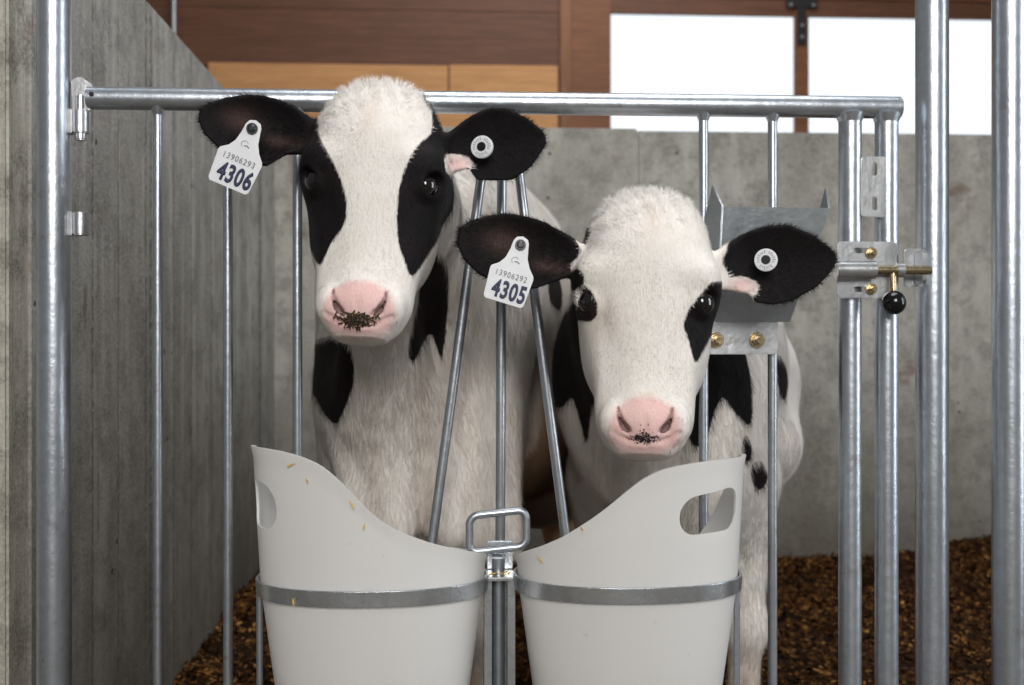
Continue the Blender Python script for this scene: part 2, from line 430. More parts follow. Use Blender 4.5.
#EARS
def ear_field(FD, E):
    """E: base, tip points, depth normal n, outline (u, up, down) as fractions of the length, cup"""
    B = np.array(E['base']); T = np.array(E['tip']); L = np.linalg.norm(T - B); u = (T - B) / L
    n = np.array(E['n'], float); n -= u * n.dot(u); n /= np.linalg.norm(n); s_ = np.cross(u, n)
    if s_[2] < 0: s_ = -s_
    E['frame'] = (B, u, n, s_, L)
    us = np.array([q[0] for q in E['out']]) * L; up = np.array([q[1] for q in E['out']]) * L; dn = np.array([q[2] for q in E['out']]) * L
    cup = E['cup']
    def fn(X, Y, Z):
        x, y, z = X - B[0], Y - B[1], Z - B[2]
        U = x * u[0] + y * u[1] + z * u[2]; N = x * n[0] + y * n[1] + z * n[2]; SS = x * s_[0] + y * s_[1] + z * s_[2]
        a = np.interp(U, us, up); b = np.interp(U, us, dn)       # a >= SS >= -b
        mid = (a - b) / 2; hw = np.maximum((a + b) / 2, 1e-4); q = (SS - mid) / hw
        dish = -cup * (1 - np.clip(q * q, 0, 1.2)) * np.clip(U / (.25 * L), 0.2, 1) * np.clip((L * 1.05 - U) / (.5 * L), 0, 1)
        th = .0045 + .008 * np.clip(1 - U / (.3 * L), 0, 1)
        side = (np.abs(q) - 1) * hw
        endd = np.maximum(U - us[-1], us[0] - U)
        d = np.sqrt(np.maximum(np.abs(N - dish) - .0005, 0) ** 2 + np.maximum(np.maximum(side, endd) + th, 0) ** 2) - th
        return d
    lo = np.minimum(B, T) - .07; hi = np.maximum(B, T) + .07
    FD.put(fn, lo, hi, .012)

def head_field(FD, H, R, sc, prof):
    Rt = R.T
    zs = np.array([p[0] for p in prof]); aw = np.array([p[1] for p in prof]); yf = np.array([p[2] for p in prof]); yb = np.array([p[3] for p in prof])
    # smooth the profile curves
    zz = np.linspace(zs[0], zs[-1], 240)
    def sm(v):
        o = np.interp(zz, zs, v); k = np.hanning(21); k /= k.sum(); pad = np.concatenate([2*o[0]-o[1:11][::-1], o, 2*o[-1]-o[-11:-1][::-1]])
        return np.convolve(pad, k, 'valid')
    aw_, yf_, yb_ = sm(aw), sm(yf), sm(yb)
    def loc(X, Y, Z):
        x, y, z = X - H[0], Y - H[1], Z - H[2]
        return [(Rt[i][0] * x + Rt[i][1] * y + Rt[i][2] * z) / sc for i in range(3)]
    def fn(X, Y, Z):
        x, y, z = loc(X, Y, Z)
        zc = np.clip(z, zz[0], zz[-1]); a = np.maximum(np.interp(zc, zz, aw_), .004); f = np.interp(zc, zz, yf_); b = np.interp(zc, zz, yb_)
        c = (f + b) / 2; h = np.maximum((f - b) / 2, .004); q = (-y - c) / h
        a2 = a * (1 - .16 * np.clip(q, -1, 1.2) * np.clip((.02 - zc) / .10, 0.0, 1) * np.clip((zc + .17) / .05, .0, 1))
        p = 2.5
        r = (np.abs(x / a2) ** p + np.abs(q) ** p) ** (1 / p)
        d = (r - 1) * np.minimum(a2, h)
        e = np.maximum(z - zz[-1], zz[0] - z)
        return (np.sqrt(np.maximum(d, 0) ** 2 + np.maximum(e, 0) ** 2) + np.minimum(np.maximum(d, e), 0)) * sc
    ext = np.array([.16, .20, .24]) * sc * 1.2
    FD.put(fn, H - ext, H + ext, .03)
    W = lambda p: H + sc * (R @ np.array(p))
    E = lambda c, r, k, rr=None, mode='add': FD.ell(W(c), np.array(r) * sc, k * sc, R if rr is None else R @ rr, mode)
    for s in (-1, 1):
        E((s*.083, -.064, -.055), (.024, .032, .042), .030, None, 'cut')        # hollow beside the nose bridge
        E((s*.058, -.044, .028), (.020, .014, .010), .026)                        # upper rim of the orbit
        E((s*.070, -.010, .020), (.020, .034, .030), .03)                          # brow
        E((s*.050, .035, -.045), (.026, .05, .055), .03)                            # cheek
        E((s*.048, -.012, -.090), (.010, .018, .05), .025)                            # face crest
        E((s*.037, -.040, -.158), (.0165, .0175, .020), .012)                         # nostril wing
    E((0, -.050, -.156), (.022, .0125, .022), .014)                                   # nose pad
    E((0, -.020, -.188), (.032, .028, .009), .010)                                  # chin
    return W, loc

def surface_y(FD, W, x, z):
    """local depth of the face at (x, z)"""
    ys = np.linspace(-.11, 0, 90); v = []
    for y in ys:
        p = W((x, y, z)); i = [int(np.clip(np.searchsorted(a, q), 1, len(a) - 1)) for a, q in zip((FD.x, FD.y, FD.z), p)]; v.append(FD.F[i[0], i[1], i[2]])
    k = np.argmax(np.array(v) < 0); return float(ys[k]) if v[k] < 0 else -.05

def calf_head_details(FD, W, R, sc, eyes):
    for (c, out) in eyes:          # eye sockets and lids
        c = np.array(c); o_ = np.array(out) / np.linalg.norm(out)
        FD.ell(W(c), np.array((.0196, .0196, .0196)) * sc, .008, R, 'add')
        FD.ell(W(c + np.array([0, .002, .0165])), np.array((.0165, .0165, .0060)) * sc, .008, R, 'add')
        FD.ell(W(c + o_ * .0180), np.array((.0150, .0150, .0142)) * sc, .003, R, 'cut')
    holes = []
    for s in (-1, 1):              # nostrils: comma slits from the outer wing down and in
        path = [(.0315, -.1455, .0012, .001), (.0310, -.153, .0020, .001), (.0288, -.161, .0030, .002), (.0245, -.1685, .0042, .003), (.0200, -.1730, .0036, .002), (.0165, -.1750, .0016, .001)]
        pts = [np.array(W((s * x, surface_y(FD, W, s * x, z) + d, z))) for x, z, r, d in path]
        inn = R @ np.array([s * .25, 1, .1]) * .007
        for (p, q, a, b) in zip(pts[:-1], pts[1:], path[:-1], path[1:]):
            FD.cone(p, q, a[2] * sc, b[2] * sc, .0022, 'cut'); holes.append((p, q, a[2] * sc, b[2] * sc))
            FD.cone(p + inn, q + inn, a[2] * sc * .9, b[2] * sc * .9, .0022, 'cut'); holes.append((p + inn, q + inn, a[2] * sc, b[2] * sc))
    # mouth line
    xs = np.linspace(-.040, .040, 13); zf = lambda x: -.1880 + 8.0 * x * x
    pts = [np.array(W((x, surface_y(FD, W, x, zf(x)) + .0005, zf(x)))) for x in xs]
    for p, q in zip(pts[:-1], pts[1:]):
        FD.cone(p, q, .0030 * sc, .0030 * sc, .002, 'cut'); holes.append((p, q, .0006, .0006))
    # philtrum
    FD.cone(W((0, surface_y(FD, W, 0, -.165) - .001, -.160)), W((0, surface_y(FD, W, 0, -.180) - .001, -.180)), .0018, .0018, .004, 'cut')
    return holes

def near_path(V, holes, grow=.0010):
    k = np.full(len(V), -1.0)
    for a, b, ra, rb in holes:
        ba = b - a; t = np.clip(((V - a) @ ba) / (ba @ ba), 0, 1); d = np.linalg.norm(V - a - t[:, None] * ba, axis=1)
        k = np.maximum(k, (ra + (rb - ra) * t) + grow - d)
    return k

PROFILE = [(-.1955, .030, .038, -.006), (-.193, .036, .044, -.011), (-.187, .043, .051, -.018), (-.178, .050, .056, -.026), (-.165, .0545, .058, -.036),
           (-.150, .056, .057, -.045), (-.130, .056, .055, -.055), (-.105, .058, .053, -.070), (-.080, .064, .055, -.085), (-.050, .072, .059, -.100),
           (-.025, .079, .063, -.108), (0.0, .083, .066, -.110), (.03, .085, .070, -.108), (.06, .084, .071, -.10), (.083, .082, .067, -.095),
           (.101, .077, .060, -.088), (.119, .069, .050, -.080), (.135, .059, .038, -.070), (.147, .046, .024, -.058), (.156, .030, .008, -.045), (.161, .012, -.008, -.032)]

MUZ = None
def grow_calf(name, spec):
    """builds the whole calf as one skin, with the coat attribute and short hair strands"""
    H = spec['H']; R = spec['R']; sc = spec['sc']
    ex = [q for e in spec['ears'] for q in (e['base'], e['tip'])]
    exx = [p[0] for p in ex] + [H[0] - .1, H[0] + .1]; exz = [p[2] for p in ex]
    b = spec['bounds']
    FD = Field(graded(b[0][0], b[1][0], min(exx) - .02, max(exx) + .02, .0026, .011),
               graded(b[0][1], b[1][1], H[1] - .115, H[1] + .10, .0026, .013),
               graded(b[0][2], b[1][2], H[2] - .22 * sc, H[2] + .16 * sc, .0026, .012))
    spec['body'](FD)
    W, loc = head_field(FD, H, R, sc, PROFILE)
    for e in spec['ears']: ear_field(FD, e)
    holes = calf_head_details(FD, W, R, sc, spec['eyes'])
    V, Q = FD.mesh()
    # light smoothing
    n = len(V); E = np.concatenate([Q[:, [0, 1]], Q[:, [1, 2]], Q[:, [2, 3]], Q[:, [3, 0]]])
    deg = np.bincount(E[:, 0], minlength=n) + np.bincount(E[:, 1], minlength=n)
    for lam in (.5, -.42, .5, -.42):
        A = np.zeros_like(V)
        for k in range(3):
            A[:, k] = np.bincount(E[:, 0], V[E[:, 1], k], n) + np.bincount(E[:, 1], V[E[:, 0], k], n)
        V = V + lam * (A / deg[:, None] - V)
    # normals
    fn = np.cross(V[Q[:, 2]] - V[Q[:, 0]], V[Q[:, 3]] - V[Q[:, 1]]); N = np.zeros_like(V)
    for k in range(4):
        for a in range(3): N[:, a] += np.bincount(Q[:, k], fn[:, a], n)
    N /= np.linalg.norm(N, axis=1)[:, None] + 1e-12
    xl, yl, zl = loc(V[:, 0], V[:, 1], V[:, 2])
    C = spec['paint'](V, N, np.stack([xl, yl, zl], 1))
    hk = near_path(V, holes); C[:, 1] = np.where(hk > 0, np.maximum(C[:, 1], 1.12 + np.clip(hk / .0024, 0, .80)), C[:, 1])  # nostrils and mouth line: recess shade painted dark into the skin colour
    # hair strands: one slim triangle each, lying along the coat
    area_ = .5 * np.linalg.norm(fn, axis=1); fc = V[Q].mean(1); fN = fn / (np.linalg.norm(fn, axis=1)[:, None] + 1e-12)
    wgt = area_ * spec['density'](fc, fN)
    idx = np.random.choice(len(Q), spec['hairs'], p=wgt / wgt.sum()); r = np.random.rand(len(idx), 2)
    q = Q[idx]; u_, v_ = r[:, :1], r[:, 1:]
    lerp = lambda A: (A[q[:, 0]] * (1-u_) + A[q[:, 1]] * u_) * (1-v_) + (A[q[:, 3]] * (1-u_) + A[q[:, 2]] * u_) * v_
    p0 = lerp(V); nn = lerp(N); nn /= np.linalg.norm(nn, axis=1)[:, None] + 1e-9; cc = lerp(C)
    lx = np.stack(loc(p0[:, 0], p0[:, 1], p0[:, 2]), 1)
    ln, fl, lift = spec['flow'](p0, nn, lx, R)
    keep = (cc[:, 1] < .75); p0, nn, cc, ln, fl, lift = [a[keep] for a in (p0, nn, cc, ln, fl, lift)]
    fl = fl + np.random.normal(0, .22, fl.shape); fl -= nn * (fl * nn).sum(1)[:, None]; fl /= np.linalg.norm(fl, axis=1)[:, None] + 1e-9
    di = fl * np.cos(lift)[:, None] + nn * np.sin(lift)[:, None]
    sd = np.cross(di, nn); sd /= np.linalg.norm(sd, axis=1)[:, None] + 1e-9
    ln = ln * np.random.uniform(.6, 1.25, len(ln)); wd = .00042 * np.random.uniform(.6, 1.3, len(ln))
    m = len(p0); hv = np.empty((m * 3, 3)); hv[0::3] = p0 - sd * wd[:, None] - nn * .0006; hv[1::3] = p0 + sd * wd[:, None] - nn * .0006; hv[2::3] = p0 + di * ln[:, None]
    sdv = (cc[:, 0] > 0)   # each hair keeps its root's colour
    cc = cc.copy(); cc[:, 0] = np.where(np.abs(cc[:, 0]) < .006, np.where(sdv, .006, -.006), cc[:, 0])
    VV = np.concatenate([V, hv]).astype(np.float32); CC = np.concatenate([C, np.repeat(cc, 3, 0)]); NN = np.concatenate([N, np.repeat(nn + di * .25 + np.random.normal(0, .15, nn.shape), 3, 0)])
    NN /= np.linalg.norm(NN, axis=1)[:, None] + 1e-9
    me = bpy.data.meshes.new(name); nq = len(Q)
    me.vertices.add(len(VV)); me.vertices.foreach_set('co', VV.ravel())
    li = np.concatenate([Q.ravel(), n + np.arange(m * 3)]).astype(np.int32)
    ls = np.concatenate([np.arange(nq) * 4, nq * 4 + np.arange(m) * 3]).astype(np.int32)
    me.loops.add(len(li)); me.loops.foreach_set('vertex_index', li)
    me.polygons.add(nq + m); me.polygons.foreach_set('loop_start', ls)
    me.update(calc_edges=True); me.validate(); me.shade_smooth()
    at = me.attributes.new('coat', 'FLOAT_COLOR', 'POINT')
    if len(me.vertices) == len(CC):
        at.data.foreach_set('color', CC.astype(np.float32).ravel())
        me.normals_split_custom_set_from_vertices(NN.astype(np.float32))
    print(name, 'verts', n, 'hairs', m, 'box', V.min(0), V.max(0))
    global MUZ
    if MUZ is None: MUZ = lambda a, b: surface_y(FD, W, a, b)
    return me, W

def pxpoly(pts, Y, H=None, R=None, sc=1.0):
    """photo outline -> (x, z) at depth Y, in world or in head axes"""
    out = []
    for a, b_ in pts:
        p = P(a, b_, Y)
        if H is not None: p = R.T @ (p - H) / sc
        out.append((p[0], p[2]))
    return out
def seen(V):
    """where each point of the hide falls in the reference outlines' frame, and the size of one unit there"""
    dpt = V @ FW; return np.stack([512 + F_PX * (V @ RT) / dpt, 342.5 - F_PX * V[:, 2] / dpt], 1), dpt / F_PX
def patch(V, *outlines):
    q, u = seen(V); d = np.full(len(V), -1.0)
    for o in outlines: d = np.maximum(d, poly_sd(q[:, 0], q[:, 1], cat_rom(o)) * u)
    return d
def cat_rom(pts, n=4):
    pts = np.array(pts, float); o = []
    for i in range(len(pts)):
        p0, p1, p2, p3 = pts[i-1], pts[i], pts[(i+1) % len(pts)], pts[(i+2) % len(pts)]
        for t in np.arange(n) / n:
            o.append(.5 * (2*p1 + (p2-p0)*t + (2*p0-5*p1+4*p2-p3)*t*t + (3*p1-p0-3*p2+p3)*t**3))
    return o
def gauss(X, c, r): return np.exp(-(((X - np.array(c)) / np.array(r)) ** 2).sum(1))

# ------------------------------------------------------------------ setting
def slab(name, lo, hi, mat, bevel=.006, kind='structure', parent=None):
    lo = np.array(lo, float); hi = np.array(hi, float); b = MB().box((lo + hi) / 2, hi - lo)
    o = b.build(name, mat, parent, bevel)
    if kind: o['kind'] = kind
    return o
# side wall: long board-formed slab whose end stands beside the hinge post
WX = -0.622
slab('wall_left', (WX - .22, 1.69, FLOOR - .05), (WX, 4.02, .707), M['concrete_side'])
slab('trim_1', (WX - .50, 1.62, FLOOR - .05), (WX - .005, 1.70, 1.2), M['concrete_end'], .004)
# back wall
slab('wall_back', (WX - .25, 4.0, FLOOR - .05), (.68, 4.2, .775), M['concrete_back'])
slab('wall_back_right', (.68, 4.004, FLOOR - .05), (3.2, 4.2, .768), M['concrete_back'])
# floor
fl = slab('floor', (-3.0, -5.0, FLOOR - .12), (3.6, 4.2, FLOOR - .06), M['concrete_back'])
# deep bedding heap: ground of chips, higher against the back wall
def bed_h(x, y):
    base = FLOOR - .012 + .012 * np.clip((.6 - x) / .6, 0, 1) * np.clip((y - 2.6) / 1.3, 0, 1)
    base = base + .060 * np.exp(-((x - 2.0) / .30) ** 2) * np.clip((y - 2.8) / 1.2, 0, 1) + .045 * np.exp(-((x + .5) / .25) ** 2) * np.clip((y - 2.2) / 1.5, 0, 1)
    return base + .012 * np.sin(x * 9 + y * 3) * np.sin(y * 7 - x * 2) + .006 * np.sin(x * 31 + 1) * np.sin(y * 27)
nx, ny = 150, 110
gx = np.linspace(WX - .01, 3.1, nx); gy = np.linspace(1.45, 4.0, ny); GX, GY = np.meshgrid(gx, gy, indexing='ij')
GZ = bed_h(GX, GY) + np.random.normal(0, .003, GX.shape)
bv = np.stack([GX.ravel(), GY.ravel(), GZ.ravel()], 1)
ii, jj = np.meshgrid(np.arange(nx - 1), np.arange(ny - 1), indexing='ij'); a0 = (ii * ny + jj).ravel()
bf = np.stack([a0, a0 + ny, a0 + ny + 1, a0 + 1], 1)
nc = 26000; cx = np.random.uniform(WX, 3.05, nc); cy = np.random.uniform(1.6, 3.98, nc); cz = bed_h(cx, cy) + np.random.uniform(.0, .012, nc)
ang = np.random.uniform(0, PI, nc); tl = np.random.normal(0, .45, nc); lng = np.random.uniform(.004, .016, nc); wdt = np.random.uniform(.002, .006, nc)
ux = np.stack([np.cos(ang), np.sin(ang), tl], 1) * lng[:, None]; uy = np.stack([-np.sin(ang), np.cos(ang), np.random.normal(0, .5, nc)], 1) * wdt[:, None]
cc0 = np.stack([cx, cy, cz], 1); cv = np.empty((nc * 4, 3)); cv[0::4] = cc0 - ux - uy; cv[1::4] = cc0 + ux - uy; cv[2::4] = cc0 + ux + uy; cv[3::4] = cc0 - ux + uy
cf = (len(bv) + np.arange(nc * 4)).reshape(-1, 4)
bed = from_np('wood_chip_bedding', np.concatenate([bv, cv]), np.concatenate([bf, cf]), M['bedding'])
tag(bed, 'dark brown wood chip bedding covering the pen floor up to the concrete walls', 'bedding', kind='stuff')

# timber barn wall far behind, with window openings
YB = 8.6
def board(name, x0, y0, x1, y1, mat, dy=0.0, th=.05):
    a = P(x0, y1, YB + dy); b_ = P(x1, y0, YB + dy)
    return slab(name, (min(a[0], b_[0]), YB + dy, min(a[2], b_[2])), (max(a[0], b_[0]), YB + dy + th, max(a[2], b_[2])), mat, .004)
board('wall_far', 90, -120, 612, 420, M['wood_mid'], .08)
board('wall_far_upper', 90, -120, 2300, 13, M['wood_mid'], .09)
board('wall_far_lower', 600, 134, 2300, 420, M['wood_mid'], .085)
board('trim_2', 90, 40, 571, 64, M['wood_dark'], .03)
board('trim_3', 90, 8, 571, 37, M['wood_dark'], .034)
board('trim_4', 90, -60, 571, 5, M['wood_dark'], .03)
board('trim_5', 208, 65.5, 448, 93, M['wood_light'], .02)
board('trim_6', 449.5, 66, 558, 93, M['wood_light'], .023)
board('trim_7', 200, 94, 558, 127, M['wood_light'], .026)
board('trim_8', 560, -80, 571, 400, M['wood_post'], .0)
board('trim_9', 571, -80, 611, 400, M['wood_mid'], .01)
board('trim_10', 611, -100, 1200, -5, M['wood_mid'], .0)
board('trim_11', 611, -4, 1200, 13, M['wood_dark'], .02)
board('trim_12', 795, 10, 809, 420, M['wood_mid'], .0)
for i, (a, b_) in enumerate(((610, 796), (808, 1005))):
    p = P(a, 140, YB + .06); q = P(b_, 10, YB + .06)
    slab('window_%d' % (i + 1), (p[0], YB + .06, p[2] - .6), (q[0], YB + .075, q[2]), M['pane'], 0)
board('wall_far_end', 1017, 13, 2300, 134, M['wood_mid'], .085)
board('trim_13', 1004, -10, 1016, 420, M['wood_mid'], .0)
# T strap on the post between the windows
m = MB(); c = P(802, 5, YB - .02)
m.box((c[0], YB - .012, c[2] + .02), (.25, .012, .075)); m.box((c[0], YB - .010, c[2] - .13), (.075, .012, .36))
ts = empty('strap_bracket', (c[0], YB - .01, c[2])); m.build('strap_plate', M['black_metal'], ts, .004)
for dx, dz in ((-.09, .0), (.09, .0), (0, -.16), (0, -.25)):
    MB().tube([(c[0] + dx, YB - .03, c[2] + dz), (c[0] + dx, YB - .012, c[2] + dz)], .013, 10).build('bolt', M['galv_plate'], ts)
tag(ts, 'black steel T-shaped strap bolted on the post between the bright windows', 'bracket')
# thin conduit at the far wall corner
c = P(173, 40, YB - .05)
tag(MB().tube([(c[0], YB - .02, -.2), (c[0], YB - .02, 2.8)], .018, 10).build('conduit', M['galv'], None), 'thin grey conduit running up the dark boards above the sloping concrete', 'conduit')

# ------------------------------------------------------------------ posts
def post(px, Y, r, label):
    x = VX(px, Y); t = empty('steel_post', (x, Y, FLOOR - .06))
    MB().tube([(x, Y, FLOOR - .0595), (x, Y, 1.5)], r, 40).build('post_pipe', M['galv'], t)
    MB().prism(rrect(.09, .13, .01), (x, Y, FLOOR - .052), (1, 0, 0), (0, 1, 0), .012).build('base_plate', M['galv_plate'], t, .002)
    MB().sphere((x, Y, 1.5), r, 24, 10, (1, 1, .5)).build('cap', M['galv_plate'], t)
    tag(t, label, 'post'); return t
YG = 1.60
hinge_post = post(54, YG, .0235, 'thick galvanised post beside the concrete wall end carrying the gate hinges')
latch_post = post(932, YG + .02, .0238, 'thick galvanised post that the sliding gate latch bolts into')
post(1009, YG - .01, .0238, 'thick galvanised post at the photo edge, standing beyond the latch post')
# hinge lugs on the post
def lug(py, h):
    x0 = VX(70, YG) - .004; x1 = VX(81, YG); z = P(75, py, YG)[2]; lg = empty('tmp', (0, 0, 0)); bpy.data.objects.remove(lg)
    b = MB(); b.tube([(x1, YG, z - h/2), (x1, YG, z + h/2)], .0125, 20); b.box((x0 + .004, YG, z), (.012, .02, h * 1.05))
    b.build('hinge_barrel', M['galv_plate'], hinge_post, .0015)
lug(122, .032); lug(224, .032)
# latch keeper on the latch post
k = MB(); x = VX(916, YG); kz = P(916, 268, YG)[2]
k.prism(rrect(.030, .056, .006), (VX(912, YG), YG - .004, kz), (1, 0, 0), (0, 0, 1), .005)
k.prism(rrect(.030, .048, .006), (VX(923, YG - .03), YG - .022, kz), (0, 1, 0), (0, 0, 1), .006)
keeper = k.build('latch_keeper', M['galv_plate'], latch_post, .001)

# ------------------------------------------------------------------ gate
RZ = P(500, 103, YG)[2]; RR = .0160
gate = empty('pen_gate', (VX(500, YG), YG, FLOOR + .03))
xl, xr = VX(88, YG), VX(900, YG)
r_ = MB().tube([(xl, YG, RZ), (xr, YG, RZ)], RR, 32).build('top_rail', M['galv'], gate, .001)
r_['label'] = 'galvanised top rail'
# hook end at the hinge
e = MB(); e.prism([(-.016, -.022), (.008, -.020), (.012, .018), (-.006, .030), (-.018, .024)], (xl - .004, YG, RZ), (1, 0, 0), (0, 0, 1), .012)
e.tube([(VX(81, YG), YG, RZ - .060), (VX(81, YG), YG, RZ + .004)], .0085, 16)
e.build('hinge_pin', M['galv_plate'], gate, .002)
h = MB().tube([(VX(95, YG), YG - RR - .0005, RZ + .002), (VX(95, YG), YG - RR + .004, RZ + .002)], .0035, 12).build('drain_hole', M['tag_black'], gate)
ZB = FLOOR + .05
def vbar(px, r, z0, z1, mat='galv_rod', name='bar', Y=YG):
    x = VX(px, Y); b = MB().tube([(x, Y, z0), (x, Y, z1)], r, 20)
    b.tube([(x, Y, z1 - .010), (x, Y, z1 + .002)], [r, r + .0045], 20)
    return b.build(name, M[mat], gate)
for px in (158, 228, 297.5): vbar(px, .0068, ZB, RZ - RR + .003)
vbar(703.5, .0068, ZB, RZ - RR + .003); vbar(772.5, .0068, ZB, RZ - RR + .003)
# three bars of the neck divider
for top, bot, py in ((490, 432, 543), (502, 500, 575), (511, 566, 540)):
    a = np.array([VX(top, YG), YG, RZ - RR + .004]); p = P(bot, py, YG); d = (p - a) / np.linalg.norm(p - a)
    e_ = a + d * (a[2] - ZB) / max(-d[2], .1) if bot == 500 else p + d * .16
    MB().tube([a, e_], .0070, 20).build('divider_bar', M['galv_rod'], gate)
vbar(850, .0165, ZB, RZ - RR + .004, 'galv', 'stile'); vbar(886.5, .0168, ZB, RZ - RR + .004, 'galv', 'stile')
MB().tube([(xl + .02, YG, ZB), (xr, YG, ZB)], RR, 24).build('bottom_rail', M['galv'], gate)
# slotted plate between the stiles
def slotted(name, px, py, w_, h_, slots, Y, mat='galv_plate', th=.005, par=None):
    c = P(px, py, Y); o = MB().prism(rrect(w_, h_, .006), c, (1, 0, 0), (0, 0, 1), th).build(name, M[mat], par, .001)
    cut = []
    for (dx, dz, sw, sh) in slots:
        cut.append(MB().prism(rrect(sw, sh, min(sw, sh) / 2 - .0001), c + np.array([dx, 0, dz]), (1, 0, 0), (0, 0, 1), .05).build('cutter', None))
    boolean(o, cut); return o
slotted('slotted_plate', 874, 187, .041, .088, [(0, .026, .0075, .020), (0, -.024, .0075, .020)], YG - .012, par=gate)
# latch
lp = slotted('latch_plate', 866.5, 270, .088, .082, [(-.008, .028, .024, .008), (-.008, -.028, .024, .008)], YG - .0205, par=gate)
lp['_abs'] = gate.location
def sub(o, parent):     # sub-part: same frame as its part
    o.parent = parent; o.matrix_parent_inverse = Matrix.Identity(4)
    if parent.parent is not None: o.matrix_parent_inverse = (Matrix.Translation(parent.parent.location) @ parent.matrix_parent_inverse).inverted()
    return o
c = P(866, 270, YG - .036); yb = c[1]
sub(MB().tube([(VX(836, yb), yb, c[2]), (VX(875, yb), yb, c[2])], .0130, 24).build('bolt_sleeve', M['galv_plate'], None, .001), lp)
sub(MB().tube([(VX(872, yb), yb, c[2]), (VX(931, yb), yb, c[2])], .0065, 18).build('sliding_bolt', M['zinc_yellow'], None, .001), lp)
sub(MB().tube([(VX(896, yb), yb, c[2]), (VX(903.5, yb), yb, c[2])], .0105, 20).build('collar', M['galv_plate'], None, .001), lp)
kx = VX(893, yb); kz_ = P(893, 302, yb)[2]
sub(MB().tube([(kx, yb, c[2]), (kx - .001, yb - .004, kz_)], .0048, 14).build('handle_stem', M['zinc_yellow'], None), lp)
kb = sub(MB().sphere((kx - .001, yb - .006, kz_ - .001), .0172, 28, 18).build('ball_knob', M['black_knob'], None), lp); kb['label'] = 'black ball knob'
for py in (253, 289):
    q = P(871, py, YG - .024)
    b = MB().tube([q, q + np.array([0, -.003, 0])], .0085, 18); b.tube([q, q + np.array([0, -.008, 0])], .0066, 6); b.tube([q, q + np.array([0, -.014, 0])], .0036, 12)
    sub(b.build('hex_bolt', M['zinc_yellow'], None, .0006), lp)

# ------------------------------------------------------------------ bottle bracket between two bars
br = empty('bottle_bracket', tuple(P(741, 350, YG - .012)))
bp = slotted('mounting_plate', 741, 337, .107, .050, [], YG - .0115, 'galv_plate', .005, br)
for px in (716, 757):
    q = P(px, 340, YG - .015)
    b = MB().tube([q, q + np.array([0, -.003, 0])], .0115, 20); b.tube([q + np.array([0, -.002, 0]), q + np.array([0, -.009, 0])], .0090, 6); b.tube([q, q + np.array([0, -.018, 0])], .0050, 14)
    b.build('hex_bolt', M['zinc_yellow'], br, .0007)
# folded tray: sloping sheet with two raised flanges
T0 = P(722, 206, YG - .045); T1 = P(831, 208, YG - .045); B0 = P(716, 322, YG - .017); B1 = P(790, 322, YG - .017)
tr = MB()
def plate(pts, off):
    V = [np.array(p) for p in pts]; n = len(V); V += [v + off for v in V]
    tr.add(V, [tuple(range(n))[::-1], tuple(range(n, 2 * n))] + [(i, (i + 1) % n, (i + 1) % n + n, i + n) for i in range(n)])
plate([B0, B1, T1, T0], np.array([0, .0028, 0]))
plate([B0, T0, P(712, 184, YG - .030), P(704, 220, YG - .012), P(708, 300, YG - .012)], np.array([.0028, 0, 0]))
plate([B1, T1, P(827, 187, YG - .030), P(818, 222, YG - .012), P(792, 300, YG - .012)], np.array([-.0028, 0, 0]))
tr.build('folded_tray', M['galv_sheet'], br, .0006)
tag(br, 'folded sheet steel bottle holder bolted between two gate bars behind the ear', 'bracket')
tag(gate, 'galvanised pen gate with thin vertical bars, slanted neck divider and sliding latch', 'gate')

